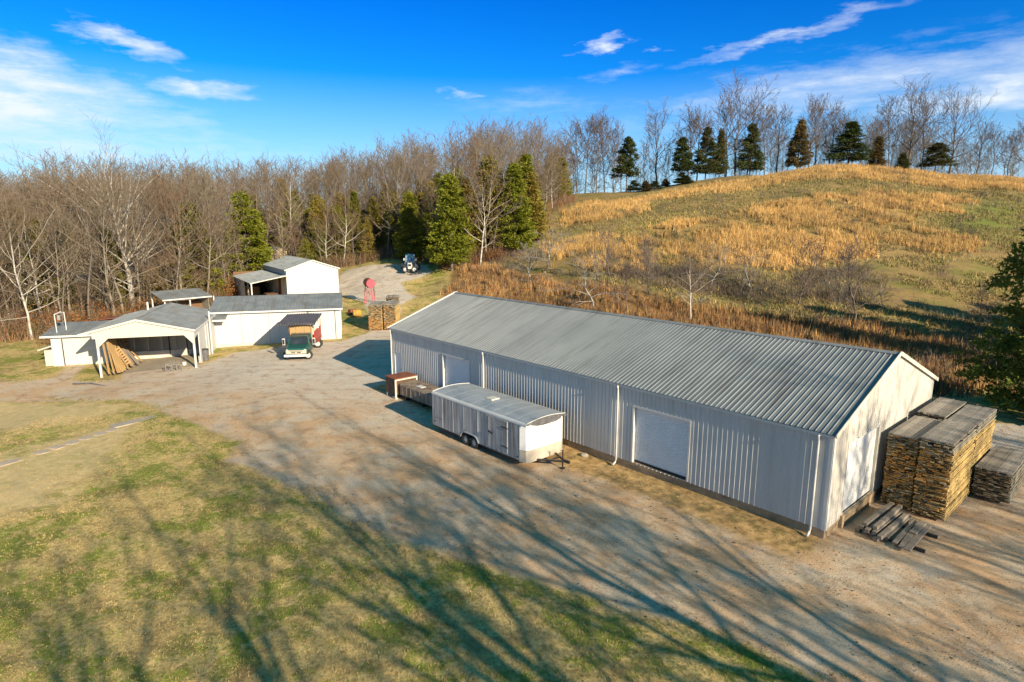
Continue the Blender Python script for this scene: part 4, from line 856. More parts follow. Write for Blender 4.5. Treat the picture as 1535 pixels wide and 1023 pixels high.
# ---------------------------------------------------------------- flagstones
def flags():
    P=[(-26.6,27.1,1.4,'pale slab at the near end of the stepping stone row'),(-25.6,29.2,1.5,'long pale stone, second from the near end of the stepping stone row')]
    for k in range(6): P.append((-24.95+k*.28,30.75+k*.72,.78,['third','fourth','fifth','sixth','seventh','eighth'][k]+' stone from the near end of the stepping stone row'))
    a=math.degrees(math.atan2(.72,.28))
    for i,(x,y,l,lab) in enumerate(P):
        bm=bmesh.new(); rnd=random.Random(i); n=11; vs=[]
        for k in range(n):
            an=2*math.pi*k/n; q=abs(math.cos(an))**6+abs(math.sin(an))**6; r=q**(-1/6)*rnd.uniform(.9,1.02); vs.append(bm.verts.new((r*math.cos(an)*l*.43,r*math.sin(an)*.36,0)))
        f=bm.faces.new(vs); e=bmesh.ops.extrude_face_region(bm,geom=[f]); bmesh.ops.translate(bm,verts=[v for v in e['geom'] if isinstance(v,bmesh.types.BMVert)],vec=(0,0,.1)); bmesh.ops.recalc_face_normals(bm,faces=bm.faces[:])
        me=bpy.data.meshes.new('stepping_stone'); bm.to_mesh(me); bm.free(); me.materials.append(M['flag']); o=bpy.data.objects.new('stepping_stone',me); COL.objects.link(o)
        o.location=(x,y,tz(x,y)-.07); o.rotation_euler=(rnd.uniform(-.02,.02),rnd.uniform(-.02,.02),R(a if i>1 else 62)); tag(o,lab,'stepping stone','stepping stones across the lawn')
    o=MB().box(-1.3,1.3,-.4,.4,0,.1).build('path_slab','slab',None,bevel=.02); o.location=(-23.1,35.9,tz(-23.1,35.9)-.07); o.rotation_euler=(0,0,R(52)); tag(o,'long concrete slab at the far end of the stepping stone row','slab')
flags()
# ---------------------------------------------------------------- trees
def bare_tree(seed,H=17,tr=.155,crown=.35,spread=.42,nl=16,n2=6,n3=6,n4=5,up=.5,twig=.017,lean=0.,fork=0.,droop=0.,jit=.15,thick=1.):
    rnd=random.Random(seed); V=[];F=[];TH=[]
    def branch(p,d,l,r0,r1,lev,segs,sides):
        pts=[(p,r0)]; cur=p.copy(); dd=d.copy()
        for i in range(segs):
            dd=(dd+Vector((rnd.gauss(0,jit),rnd.gauss(0,jit),rnd.gauss(0,jit)*.6+ (up*.16 if lev<3 else up*.08)-droop*(i/segs)*.3))).normalized()
            if lev==0: dd=(dd+Vector((0,0,.6))).normalized()
            cur=cur+dd*(l/segs); pts.append((cur.copy(),r0+(r1-r0)*(i+1)/segs))
        o=len(V); th=1.0 if r0>.06 else max(0.,(r0-.02)/.04)
        for i,(q,r) in enumerate(pts):
            a=(pts[min(i+1,segs)][0]-pts[max(i-1,0)][0]).normalized(); u=Vector((0,0,1)) if abs(a.z)<.9 else Vector((1,0,0)); x=a.cross(u).normalized(); y=x.cross(a)
            if i==segs and lev>=3: V.append(tuple(q)); TH.append(0.); continue
            for k in range(sides):
                an=2*math.pi*k/sides; V.append(tuple(q+(x*math.cos(an)+y*math.sin(an))*r)); TH.append(th)
        for i in range(segs):
            if i==segs-1 and lev>=3:
                for k in range(sides): F.append((o+i*sides+k,o+i*sides+(k+1)%sides,o+(i+1)*sides,o+(i+1)*sides))
            else:
                for k in range(sides): F.append((o+i*sides+k,o+i*sides+(k+1)%sides,o+(i+1)*sides+(k+1)%sides,o+(i+1)*sides+k))
        return pts
    def along(pts,u):
        n=len(pts)-1; i=min(int(u*n),n-1); f=u*n-i; return pts[i][0].lerp(pts[i+1][0],f),pts[i][1]*(1-f)+pts[i+1][1]*f,(pts[i+1][0]-pts[i][0]).normalized()
    d0=Vector((lean,rnd.uniform(-.05,.05),1)).normalized()
    trunk=branch(Vector((0,0,-.4)),d0,H*.80,tr,tr*.2,0,8,7)
    def kids(pts,l,lev,cnt,u0,ang,sp):
        for k in range(cnt):
            u=u0+(1-u0)*((k+rnd.random())/cnt); p,r,a=along(pts,min(u,.98)); an=rnd.uniform(0,2*math.pi); x=a.orthogonal().normalized(); x.rotate(Matrix.Rotation(an,3,a))
            t=R(ang+rnd.uniform(-12,12)); d=a*math.cos(t)+x*math.sin(t); yield u,p,r,d
    az=rnd.uniform(0,6.28)
    for k in range(nl):
        u=crown+(1-crown)*((k+rnd.random()*.9)/nl)**.9; u=min(u,.985); p,r,a=along(trunk,u); az+=2.4+rnd.uniform(-.5,.5)
        uu=(u-crown)/(1-crown); el=R(15+58*uu+rnd.uniform(-14,14)); d=Vector((math.cos(az)*math.cos(el),math.sin(az)*math.cos(el),math.sin(el)))
        ll=H*spread*(.42+.72*math.sin(math.pi*(.15+.70*uu)))*rnd.uniform(.7,1.2); r1=max(min(r*.6,(ll*.011+.012)*thick),.02)
        b1=branch(p,d,ll,r1,.016,1,6,5)
        for u2,p2,r2,d2 in kids(b1,ll,2,n2,.22,42,0):
            l2=ll*.5*(1.15-.6*u2)*rnd.uniform(.7,1.2); b2=branch(p2,d2,l2,max(r2*.6,.015),twig*.9,2,4,4)
            for u3,p3,r3,d3 in kids(b2,l2,3,n3,.15,40,0):
                l3=l2*.55*rnd.uniform(.6,1.2); b3=branch(p3,d3,l3,max(twig,.8*r3*.6),twig*.5,3,3,3)
                for u4,p4,r4,d4 in kids(b3,l3,4,n4,.15,38,0): branch(p4,d4,max(.25,l3*.6)*rnd.uniform(.6,1.2),twig*.8,.003,4,1,3)
    for u3,p3,r3,d3 in kids(trunk,H,3,8,.2,60,0): branch(p3,d3,rnd.uniform(.5,1.6),.02,.004,3,3,3)
    return V,F,TH
def tree_mesh(mat,args):
    V,F,TH=bare_tree(**args); return mesh_np('tree',V,F,mat,{'thick':TH})
def split_tree(name,mat,args,cutr=.5):
    """trunk and crown as two meshes"""
    V,F,TH=bare_tree(**args); V=np.array(V); F=np.array(F); TH=np.array(TH)
    nt=8*9-8+7  # trunk ring vertices: 9 rings of 7
    ntv=9*7; isT=(F<ntv).all(1)
    Ft=F[isT]; Fc=F[~isT]-ntv
    a=mesh_np('trunk',V[:ntv],Ft,mat,{'thick':TH[:ntv]},True); b=mesh_np('crown',V[ntv:],Fc,mat,{'thick':TH[ntv:]})
    return a,b
def cedar_mesh(seed,H=11,rad=2.6,n=1500,base=.06,lsz=.36,pw=.8,dens=12,open_=.0,mat='cedar',top=1.0):
    rnd=np.random.default_rng(seed); V=[];F=[]
    nl=int(n/7); ul=base+(1-base)*rnd.random(nl)**1.1; al=rnd.random(nl)*2*np.pi
    pr=np.where(ul<.2,.72+.28*(ul/.2),np.clip((1-ul)/.8,0,1)**pw)*rnd.uniform(.72,1.1,nl)*(1+.15*np.sin(al*2+seed))*(.8+.4*vnoise(al*1.7+3,ul*6,1.,seed)); keep=vnoise(al*2+3,ul*H*.8,1.,seed+5)>open_*.8; ul,al,pr=ul[keep],al[keep],pr[keep]
    u=np.repeat(ul,7); az=np.repeat(al,7); sfr=np.sqrt(.05+.95*rnd.random(len(u))); Lr=np.repeat(pr,7)*rad; rr_=Lr*sfr; az=az+rnd.normal(0,.16,len(u)); n=len(u)
    C=np.stack([np.cos(az)*rr_,np.sin(az)*rr_,u*H+rr_*.18-(rr_**2)*.05+rnd.normal(0,.12,n)],1); out=np.stack([np.cos(az),np.sin(az),np.full(n,.1)],1); out/=np.linalg.norm(out,axis=1,keepdims=True)
    m=dens; c=np.repeat(C,m,0)+rnd.normal(0,lsz*.6,(n*m,3))*[1,1,.5]; d=np.repeat(out,m,0)+rnd.normal(0,.55,(n*m,3)); d/=np.linalg.norm(d,axis=1,keepdims=True)
    s=np.cross(d,rnd.normal(0,1,(n*m,3))); s/=np.linalg.norm(s,axis=1,keepdims=True); l=lsz*rnd.uniform(.5,1.1,(n*m,1)); w=l*.26
    V=np.stack([c-s*w,c+s*w,c+d*l],1).reshape(-1,3); F=np.arange(len(V)).reshape(-1,3); crown=mesh_np('crown',V,F,mat)
    q=MB(); q.tube([(0,0,-.4),(0,0,H*.5),(.05,0,H*.96)],[.16,.1,.02],7)
    for k in range(26):
        z=H*(base+(.92-base)*k/26); a=k*2.4; r=rad*.8*max(.1,1-(z/H))**.8; q.tube([(0,0,z),(math.cos(a)*r,math.sin(a)*r,z+r*.25)],[.035,.01],4,False)
    me=bpy.data.meshes.new('trunk'); me.from_pydata(q.v,[],q.f); me.update(); a=me.attributes.new('thick','FLOAT','POINT'); a.data.foreach_set('value',[1.]*len(me.vertices)); me.materials.append(M['barkdark'])
    return me,crown
def leafclump(name,mat,seed,n,sp,lsz): 
    rnd=np.random.default_rng(seed); c=rnd.normal(0,1,(n,3))*sp; c[:,2]=np.abs(c[:,2]); d=rnd.normal(0,1,(n,3)); d/=np.linalg.norm(d,axis=1,keepdims=True); s=np.cross(d,rnd.normal(0,1,(n,3))); s/=np.linalg.norm(s,axis=1,keepdims=True)
    V=np.stack([c-s*lsz*.3,c+s*lsz*.3,c+d*lsz],1).reshape(-1,3); return mesh_np(name,V,np.arange(len(V)).reshape(-1,3),mat)
def place(pair,name,label,cat,x,y,s,group=None,rz=None,z=None,sxy=None):
    t=thing(name,label,cat,(x,y,(tz(x,y) if z is None else z)-.05),0,group); t.rotation_euler=(0,0,random.uniform(0,6.28) if rz is None else rz); sxy=sxy or s; t.scale=(sxy,sxy,s)
    for nm,me in zip(('trunk','crown'),pair): o=bpy.data.objects.new(nm,me); COL.objects.link(o); o.parent=t
    return t
BT=[]  # (pair, height)
for i,(a) in enumerate([dict(seed=1,H=17,crown=.24,spread=.32,nl=20),dict(seed=2,H=17,crown=.20,spread=.38,nl=19),dict(seed=3,H=17,crown=.34,spread=.30,nl=17),dict(seed=4,H=17,crown=.14,spread=.33,nl=22),dict(seed=5,H=17,crown=.28,spread=.36,lean=.08,nl=18),dict(seed=6,H=17,crown=.22,spread=.28,nl=22,up=.8),dict(seed=9,H=17,crown=.30,spread=.33,lean=-.06,nl=18)]):
    BT.append(split_tree('t',M['bark'],a))
BTD=[]
for pr in BT:
    cp=[m.copy() for m in pr]
    for m in cp: m.materials.clear(); m.materials.append(M['barkdark'])
    BTD.append(cp)
RDG=[split_tree('t',M['barkdark'],dict(seed=301+i,H=17,crown=.3+.05*i,spread=.36,nl=22,n3=7,twig=.028,up=.6,tr=.2,jit=.11)) for i in range(5)]
BTP=[]
for pr in BT[:3]:
    cp=[m.copy() for m in pr]
    for m in cp: m.materials.clear(); m.materials.append(M['barkpale'])
    BTP.append(cp)
SHD=[split_tree('t',M['bark'],dict(seed=401+i,H=17,crown=.3,spread=.40,nl=15,n2=5,n3=4,n4=3,tr=.30,thick=1.9,twig=.014)) for i in range(4)]
WIDE=[split_tree('t',M['barkdark'],dict(seed=21,H=16,crown=.34,spread=.56,nl=17,up=.7,tr=.28,twig=.026,jit=.13,n3=7)),split_tree('t',M['barkdark'],dict(seed=22,H=16,crown=.28,spread=.46,nl=18,up=.7,tr=.26,twig=.026,jit=.13,n3=7))]
SYC=split_tree('t',M['barkpale'],dict(seed=31,H=21,crown=.16,spread=.52,nl=24,tr=.42,lean=-.10,n2=7,n3=6,n4=5,twig=.014,up=.45))
APP=[split_tree('t',M['barkgrey'],dict(seed=41+i,H=6,tr=.13,crown=.2,spread=.62,nl=11,n2=6,n3=5,n4=5,up=.15,twig=.014,droop=.9,jit=.3)) for i in range(2)]
SAP=[split_tree('t',M['barkdark'],dict(seed=51+i,H=7.5,tr=.10,crown=.18,spread=.40,nl=16,n2=6,n3=5,n4=4,up=.6,twig=.014)) for i in range(3)]
CED=[cedar_mesh(61,11,2.7,1500),cedar_mesh(62,11,3.0,1500,open_=.22,pw=.7),cedar_mesh(63,11,2.3,1300,open_=.15)]
CEDD=[cedar_mesh(71,11,3.0,1300,base=.12,open_=.3,mat='cedardark',lsz=.42),cedar_mesh(72,11,2.4,1200,base=.10,open_=.25,mat='cedardark',lsz=.42),cedar_mesh(73,11,3.3,1100,base=.3,open_=.38,pw=.55,mat='cedardark',lsz=.45)]
CEDN=cedar_mesh(81,14,4.6,4200,base=.02,open_=.25,mat='cedarnear',lsz=.30,dens=16)
rnd=random.Random(99)
placed=[]
def free(x,y,d): return all((x-a)**2+(y-b)**2>d*d for a,b in placed)
def P(t,Y): return (t*Y,Y)
# --- named trees at the edge of the woods (azimuth tangent, depth, height)
x,y=P(-.625,83); placed.append((x,y)); place(SYC,'sycamore_tree','huge pale-limbed sycamore with wide spreading crown behind the carport, tallest tree on the left','tree',x,y,.90,rz=.6)
NAMED=[(-.052,101,17,BTP[0],'tall slim tree with near-white trunk standing between the two big olive cedars'),
 (-.085,108,21,BTP[1],'tall grey-white tree rising just behind the big olive cedar beside the tractor'),
 (-.372,119,14,BTP[2],'pale trunk standing clear at the woodland edge directly behind the tall barn roof'),
 (-.275,117,15,BTP[0],'pale straight trunk at the back edge of the gravel lot, right of the tall barn'),
 (-.30,117,13,BTP[1],'second pale trunk at the back edge of the gravel lot nearest the barn'),
 (-.80,66,16,BTP[1],'thick grey trunk near the left edge of the view behind the brown leaf litter'),
 (-.74,70,15,BT[2],'double grey trunk rising behind the low annex of the garage wing')]
for t_,Y,h,pr,lab in NAMED:
    x,y=P(t_,Y); placed.append((x,y)); place(pr,'pale_tree',lab,'tree',x,y,h/17)
EVN=[(-.165,113,12,CED[0],1.25,'bright olive cedar just left of the tractor'),(-.098,101,15.5,CED[1],1.5,'big broad olive cedar right of the tractor, the largest evergreen at the lot'),
 (.004,107,14.5,CED[0],1.55,'large rounded olive cedar at the right end of the woods beside the golden hillside'),(-.035,110,16,CED[1],1.2,'tall olive cedar behind the near-white trunk'),(.03,112,12,CED[2],1.5,'lower olive cedar touching the edge of the golden hillside'),
 (-.072,108,13,CED[2],1.1,'narrow olive cedar behind the right shoulder of the biggest cedar'),(-.462,110,8,CED[0],1.0,'small bushy cedar left of the tall barn by the cream wall'),(-.585,86,5.5,CED[2],1.3,'low dark green bush behind the small open shed')]
for t_,Y,h,pr,sx,lab in EVN:
    x,y=P(t_,Y); placed.append((x,y)); place(pr,'cedar_tree',lab,'evergreen tree',x,y,h/11,sxy=h/11*sx/1.1 if sx<1.3 else sx)
BLD=[(-27.0,50.9,13,16),(-24,66,9,8),(-30,98,12,12),(-41,75,6,6),(-51.5,126,7,7),(-67,95,6,6),(-65,103,6,7),(-54,108,5,6)]
def blocked(x,y):
    if abs(x/max(y,1)+.411)<.02 and 90<y<135: return True
    if abs(x+24.5)<9.5 and y<66: return True
    for a,b,c,d in BLD[2:]:
        if (x-a)**2+(y-b)**2<c*c: return True
    return False
# --- the crowd of trees at the front of the woods
lab_t=[('bare_tree','bare grey-brown tree crowded among its like in the left woods','tree','bare trees crowding the left woods'),('bare_tree','bare grey tree in the crowded woods behind the gravel lot','tree','bare trees behind the gravel lot')]
k_=0
while k_<30:
    t_=rnd.uniform(-.36,.05); wf=np.interp(t_,WT,WF); Y=wf+rnd.uniform(1.5,20); x,y=P(t_,Y)
    if not free(x,y,2.6) or blocked(x,y): continue
    placed.append((x,y)); k_+=1; s=rnd.uniform(.65,1.25)*(1 if Y>wf+6 else .8); place(rnd.choice(CED),'cedar_tree','olive cedar mixed in among the bare trunks of the woods','evergreen tree',x,y,s,'cedars scattered through the woods',sxy=min(s,1.0)*rnd.uniform(.95,1.35))
cnt=0; tries=0
def capH(t_,Y,x,y):
    sk=np.interp(t_,[-.85,-.7,-.62,-.5,-.4,-.3,-.2,-.12,-.05,.05,.09],[252,248,236,246,238,232,216,196,190,190,205]); return 11.8+(337-sk)*Y/931-tz(x,y)
while cnt<205 and tries<9000:
    tries+=1; t_=rnd.uniform(-1.0,.085); wf=np.interp(t_,WT,WF); Y=wf+rnd.random()**1.3*42+.5; x,y=P(t_,Y)
    if not free(x,y,3.1) or blocked(x,y): continue
    placed.append((x,y)); mx=capH(t_,Y,x,y); h=min(mx,22)*rnd.uniform(.80,1.02) if rnd.random()<.7 else min(mx,22)*rnd.uniform(.45,.75)
    k=1 if t_>-.42 else 0; ev=rnd.random()< (.42 if t_>-.38 else .18)
    if ev:
        h*=rnd.uniform(.5,.75); s=h/11; place(rnd.choice(CED),'cedar_tree','olive cedar mixed in among the bare trunks of the woods','evergreen tree',x,y,s,'cedars scattered through the woods',sxy=s*rnd.uniform(.95,1.3))
    else:
        pr=rnd.choice(BT if rnd.random()<.93 else BTP); nm,lb,ct,gp=lab_t[k]; place(pr,nm,lb,ct,x,y,h/17,gp,sxy=h/17*rnd.uniform(.85,1.15))
    cnt+=1
OAK=[(SAP[0][0],leafclump('crown','rustleaf',5,1500,1.0,.22))]
for (t_,Y,s) in [(-.745,64,1.0),(-.70,68,1.3),(-.66,73,.9),(-.78,70,1.2),(-.60,80,1.1),(-.47,92,1.2),(-.44,99,1.0),(-.395,113,1.1),(-.335,120,1.0),(-.03,103,.9),(-.055,118,1.4)]:
    x,y=P(t_,Y)
    tt=place(OAK[0],'rusty_oak','small oak still holding rust brown leaves at the woodland edge','tree',x,y,s,'small oaks holding rust brown leaves'); tt.children[1].location=(0,0,2.2); tt.children[1].scale=(1.1,1.1,1.5)
# --- the far woods as one mass
def lowtree(seed):
    V,F,TH=bare_tree(seed,17,.15,.18,.36,15,5,5,4,twig=.026); return np.array(V),np.array(F),np.array(TH)
LOW=[lowtree(s) for s in (201,202,203,204)]
def merge_trees(name,spots,label):
    Vs=[];Fs=[];Ts=[];o=0
    for (x,y,s,a,k) in spots:
        V,F,TH=LOW[k]; c,sn=math.cos(a),math.sin(a); W=np.stack([(V[:,0]*c-V[:,1]*sn)*s+x,(V[:,0]*sn+V[:,1]*c)*s+y,V[:,2]*s+tz(x,y)],1); Vs.append(W);Fs.append(F+o);Ts.append(TH); o+=len(V)
    me=mesh_np(name,np.concatenate(Vs),np.concatenate(Fs),'bark',{'thick':np.concatenate(Ts)}); ob=bpy.data.objects.new(name,me); COL.objects.link(ob); tag(ob,label,'woodland',kind='stuff')
sp=[]
for i in range(1500):
    t_=rnd.uniform(-1.05,.09); wf=np.interp(t_,WT,WF); Y=wf+34+rnd.random()*85; x,y=P(t_,Y)
    if any((x-a[0])**2+(y-a[1])**2<16 for a in sp) or blocked(x,y): continue
    mx=capH(t_,Y,x,y); sp.append((x,y,min(mx,21)*rnd.uniform(.75,1.0)/17,rnd.uniform(0,6.28),rnd.randrange(4)))
    if len(sp)>=270: break
merge_trees('far_woods',sp,'distant mass of bare grey-brown winter woods behind the nearer trees')
sp=[]
for i in range(2500):
    t_=rnd.uniform(-1.05,.085); wf=np.interp(t_,WT,WF); Y=wf+rnd.random()*45; x,y=P(t_,Y)
    if any((x-a[0])**2+(y-a[1])**2<5 for a in sp) or blocked(x,y): continue
    sp.append((x,y,rnd.uniform(.25,.6),rnd.uniform(0,6.28),rnd.randrange(4)))
    if len(sp)>=420: break
merge_trees('young_growth',sp,'thicket of young bare saplings filling the woods between the taller trunks')
# --- saplings / understorey at the woods foot: twiggy brush, one mass
def brush(name,pts,label,cols,hh=(.8,2.2),nper=26,cat='undergrowth',wd=.016,spread=.55,mat='twigs'):
    r=np.random.default_rng(5+len(pts)); n=len(pts)*nper; base=np.repeat(np.array(pts),nper,0); b=base[:,:2]+r.normal(0,spread,(n,2))*.6
    z=terr(b[:,0],b[:,1]); h=r.uniform(hh[0],hh[1],n)*np.repeat(r.uniform(.5,1.15,len(pts)),nper); lean=r.normal(0,.38,(n,2)); p0=np.stack([b[:,0],b[:,1],z-.05],1); p1=p0+np.stack([lean[:,0]*h*.5,lean[:,1]*h*.5,h*.7],1); p2=p1+np.stack([lean[:,0]*h*.8,lean[:,1]*h*.8,h*.3-np.abs(r.normal(0,.15,n))*h],1)
    a=r.random(n)*6.28; s=np.stack([np.cos(a),np.sin(a),np.zeros(n)],1)*wd
    V=np.stack([p0-s,p0+s,p1+s*.7,p1-s*.7,p2],1).reshape(-1,3); i=np.arange(n)[:,None]*5; F=np.concatenate([np.concatenate([i,i+1,i+2],1),np.concatenate([i,i+2,i+3],1),np.concatenate([i+3,i+2,i+4],1)])
    c=np.array(cols)[r.integers(0,len(cols),len(pts))]; c=np.repeat(c,nper,0)*r.uniform(.75,1.25,(n,1)); me=mesh_np(name,V,F,mat,{'tint':np.repeat(c,5,0)}); o=bpy.data.objects.new(name,me); COL.objects.link(o); tag(o,label,cat,kind='stuff')
pts=[]
for i in range(1500):
    t_=rnd.uniform(-1.0,.09); wf=np.interp(t_,WT,WF); Y=wf-1.5+rnd.random()**1.6*22; x,y=P(t_,Y)
    if not blocked(x,y): pts.append((x,y))
brush('woodland_brush',pts,'reddish brown twiggy undergrowth along the foot of the woods',[(.20,.12,.075),(.26,.17,.11),(.15,.10,.065),(.30,.13,.05),(.13,.12,.04)],(.8,3.2),34,wd=.02,spread=1.2)
# --- ridge trees
RG='bare trees standing along the crest of the hill'
def skyY(px): return np.interp(px,[840,930,1000,1060,1130,1180,1250,1350,1460,1535],[298,288,283,277,264,254,249,256,268,277])
ridge=[(862,195,0),(876,190,0),(892,183,0),(905,188,0),(918,196,0),(982,183,9),(1028,176,0),(1040,182,0),(1083,168,0),(1098,155,8),(1114,165,0),(1140,172,0),(1158,172,0),(1204,164,0),(1214,158,0),(1234,170,0),(1322,160,0),(1351,158,8),(1371,165,0),(1413,168,8),(1452,196,9),(1474,202,0),(1500,208,0),(1528,196,8),(1300,190,0),(1562,200,0),(1250,180,0)]
pos_l={982:'wide-crowned bare oak left of the first dark cedar pair on the crest',1098:'tall thick-trunked bare tree, the tallest left of the hill summit',1351:'tall dark bare tree standing alone right of the hill summit',1413:'broad fan-shaped bare tree farther right on the crest',1452:'low wide bare tree near the right end of the crest',1528:'bare tree at the right edge of the view on the crest'}
for px,ty,w in ridge:
    Y=rnd.uniform(181,189) if px>940 else rnd.uniform(176,200); t_=(px-767.5)/931; x,y=P(t_,Y); z=tz(x,y); h=11.8+(337-ty)*Y/931-z; pr=WIDE[w-8] if w else rnd.choice(RDG); hh=16 if w else 17
    place(pr,'ridge_tree',pos_l.get(px,'slender bare tree on the crest of the hill, dark against the sky'),'tree',x,y,h/hh,None if px in pos_l else RG,sxy=h/hh*(1 if w else rnd.uniform(.8,1.1)))
rc=[(937,207,32,'ragged dark evergreen alone among bare trees at the left of the crest'),(1018,208,34,'left cedar of the dark row on the crest, rounded and low'),(1053,193,34,'greenest broad cedar of the dark row left of the summit'),(1073,196,24,'narrow cedar squeezed against the broad green one on the crest'),(1118,188,36,'pointed cedar just right of the tallest bare tree on the crest'),(1188,182,36,'tall pointed cedar left of the hill summit'),(1262,186,50,'broad brownish cedar standing on the hill summit'),(1304,207,28,'small neat pointed cedar right of the summit'),(1391,217,34,'cedar with ragged flat top on the right half of the crest'),(1342,232,24,'small low cedar between two bare trees right of the summit')]
for k,(px,ty,w,lab) in enumerate(rc):
    Y=183; t_=(px-767.5)/931; x,y=P(t_,Y); z=tz(x,y); h=11.8+(337-ty)*Y/931-z; rw=w*Y/931/2; pr=CEDD[2] if k in(0,1,8) else CEDD[k%2]; place(pr,'crest_cedar',lab,'evergreen tree',x,y,h*.92/11,sxy=rw/2.8*1.12)
# far thin woods behind the crest
sp=[]
for i in range(150):
    t_=rnd.uniform(.07,.92); Y=rnd.uniform(192,225); x,y=P(t_,Y); z=tz(x,y); px=767.5+931*t_; h=11.8+(337-skyY(px)+rnd.uniform(22,72))*Y/931-z; sp.append((x,y,h/17,rnd.uniform(0,6.28),rnd.randrange(4)))
merge_trees('crest_woods',sp,'thin screen of bare trees seen beyond the crest of the hill')
for k in range(6):
    px=950+k*16+rnd.uniform(-7,7); Y=rnd.uniform(172,180); x,y=P((px-767.5)/931,Y); place(CEDD[k%2],'evergreen_shrub','low dark evergreen shrub in the hedge below the bare trees left of the summit','shrub',x,y,rnd.uniform(.16,.3),'evergreen shrubs along the left of the crest',sxy=rnd.uniform(.6,.95))
# --- orchard trees on the lower slope
orch=[(13.2,83.0,7,'S','slim dark bare tree in the middle of the slope above the warehouse ridge'),(9.6,71.5,6,'A','crooked grey tree with drooping limbs, leftmost close behind the warehouse ridge'),(13.0,68.5,6,'S','many-stemmed bare sapling right behind the warehouse ridge'),(16.9,75.2,6.5,'S','twin-stemmed dark sapling left of the pale slender tree on the slope'),(19.6,66.2,8,'P','slender pale-trunked tree standing just behind the warehouse ridge'),(25.8,79.0,5,'A','low spreading tree in the shaded scrub, middle of the slope'),(36.7,64.5,9,'S','largest bare tree on the lower slope near the right end of the warehouse ridge'),
 (2.6,86.0,5.5,'A','pale low tree with arching twigs near the left end of the warehouse ridge'),(4.9,91,6.5,'A','rounded grey fruit tree at the left foot of the golden slope'),(34.0,72,8,'S','dark sapling behind the largest bare tree of the slope'),(43,70,4.5,'P','small forked pale tree in the shade near the right cedar'),(30,76,5,'A','sprawling grey fruit tree in the shade right of centre'),(17.5,82,6,'S','thin bare sapling high on the left of the scrub'),(22,70,5.5,'S','spindly sapling right of the pale slender tree'),(47,60,3.8,'S','short twiggy sapling close to the right cedar'),(51,66,4.2,'S','leafless sapling in the deepest shade of the right cedar')]
for x,y,h,k,lab in orch:
    pr,hh={'S':(rnd.choice(SAP),7.5),'A':(rnd.choice(APP),6),'P':([BTP[0][0],BTP[0][1]],17)}[k]; place(pr,'orchard_tree',lab,'tree',x,y,h/hh,sxy=h/hh*(1.5 if k=='P' else 1.15 if k=='S' else 1.2))
# near cedar at the right edge, and the ones outside the view that shade the slope
place(CEDN,'dark_cedar','big dark cedar at the right edge of the view behind the lumber stacks','evergreen tree',33.5,35.8,1.5,rz=1,sxy=1.02)
place(CEDN,'dark_cedar','second dark cedar at the edge of the view, behind the nearest one','evergreen tree',43.5,47.5,.9,rz=3,sxy=.8)
SH='evergreens standing just beyond the right edge of the photograph'
for i,(x,y,h) in enumerate([(50,52,11.5),(56,54,11.5),(62,55,11),(68,56,10),(54,46,9)]):
    place(CEDD[i%3],'offside_cedar','dark evergreen beyond the right edge of the view that throws its shade on the slope','evergreen tree',x,y,h/11,SH,sxy=h/11*1.15)
SHB='big bare trees behind the viewpoint'
for i,(x,y,h) in enumerate([(7.5,-8,15),(15,-5,18),(21,-2,18),(26,-6,19),(36,-3,18),(37,-10,12),(44,-6,19),(50,2,17),(2,-15,15),(56,-4,18),(24,-12,20),(12,-9.5,17),(38,-3,19),(45,3,17),(30,-12,20),(18,-8,19)]):
    place(SHD[i%4] if i in (0,1,8,11,5,2,10) else BT[i%7],'shade_tree','large bare tree behind the viewpoint whose branch shadows stripe the lawn and gravel','tree',x,y,h/17,SHB,sxy=h/17*1.25)
# ---------------------------------------------------------------- dry grass on the hill
def tufts(name,cand,label,hr,cols,nb,wd,cat='tall grass',lean=.16,mat='tuft',r0=.12):
    r=np.random.default_rng(len(cand)); n=len(cand)*nb; b=np.repeat(cand,nb,0); b=b+r.normal(0,r0,(n,2)); z=terr(b[:,0],b[:,1]); h=r.uniform(hr[0],hr[1],n)*np.repeat(r.uniform(.55,1.15,len(cand))*(.45+1.1*fbm(cand[:,0],cand[:,1],4.,91)),nb)
    le=r.normal(0,lean,(n,2))*h[:,None]; a=r.random(n)*6.28; s=np.stack([np.cos(a),np.sin(a),np.zeros(n)],1)*wd; p0=np.stack([b[:,0],b[:,1],z-.03],1); p1=p0+np.concatenate([le,h[:,None]],1)
    V=np.stack([p0-s,p0+s,p1+s*.35],1).reshape(-1,3); F=np.arange(len(V)).reshape(-1,3); c=np.array(cols)[r.integers(0,len(cols),len(cand))]*(.55+.9*fbm(cand[:,0],cand[:,1],6.,93))[:,None]; c=np.repeat(c,nb,0)*r.uniform(.7,1.2,(n,1))
    me=mesh_np(name,V,F,mat,{'tint':np.repeat(c,3,0)}); o=bpy.data.objects.new(name,me); COL.objects.link(o); tag(o,label,cat,kind='stuff')
def scatter(poly,dens,seed,wob=3.,thr=None,ns=4.):
    P_=np.array(poly); lo=P_.min(0)-2; hi=P_.max(0)+2; n=int(dens*(hi-lo).prod()); r=np.random.default_rng(seed); c=r.uniform(lo,hi,(n,2)); d=pip(poly,c[:,0],c[:,1])+(fbm(c[:,0],c[:,1],5,seed)-.5)*2*wob
    k=(d>0)&(r.random(n)<ss(-.5,2.5,d)+.15)
    if thr: k&=fbm(c[:,0],c[:,1],ns,seed+3)>thr
    return c[k]
cand=np.concatenate([scatter(POLY['g1'],6,1,3,.36),scatter(POLY['g2'],9.,2,4,.38,5.),scatter(POLY['g3'],9.5,3,6,.42,7.),scatter(POLY['g4'],11,4,3,.40,5.),scatter(POLY['g3'],1.0,23,12,.55,3.),scatter(POLY['g1'],1.0,21,7,.5,3.),scatter(POLY['g4'],2.5,24,9,.5,3.)])
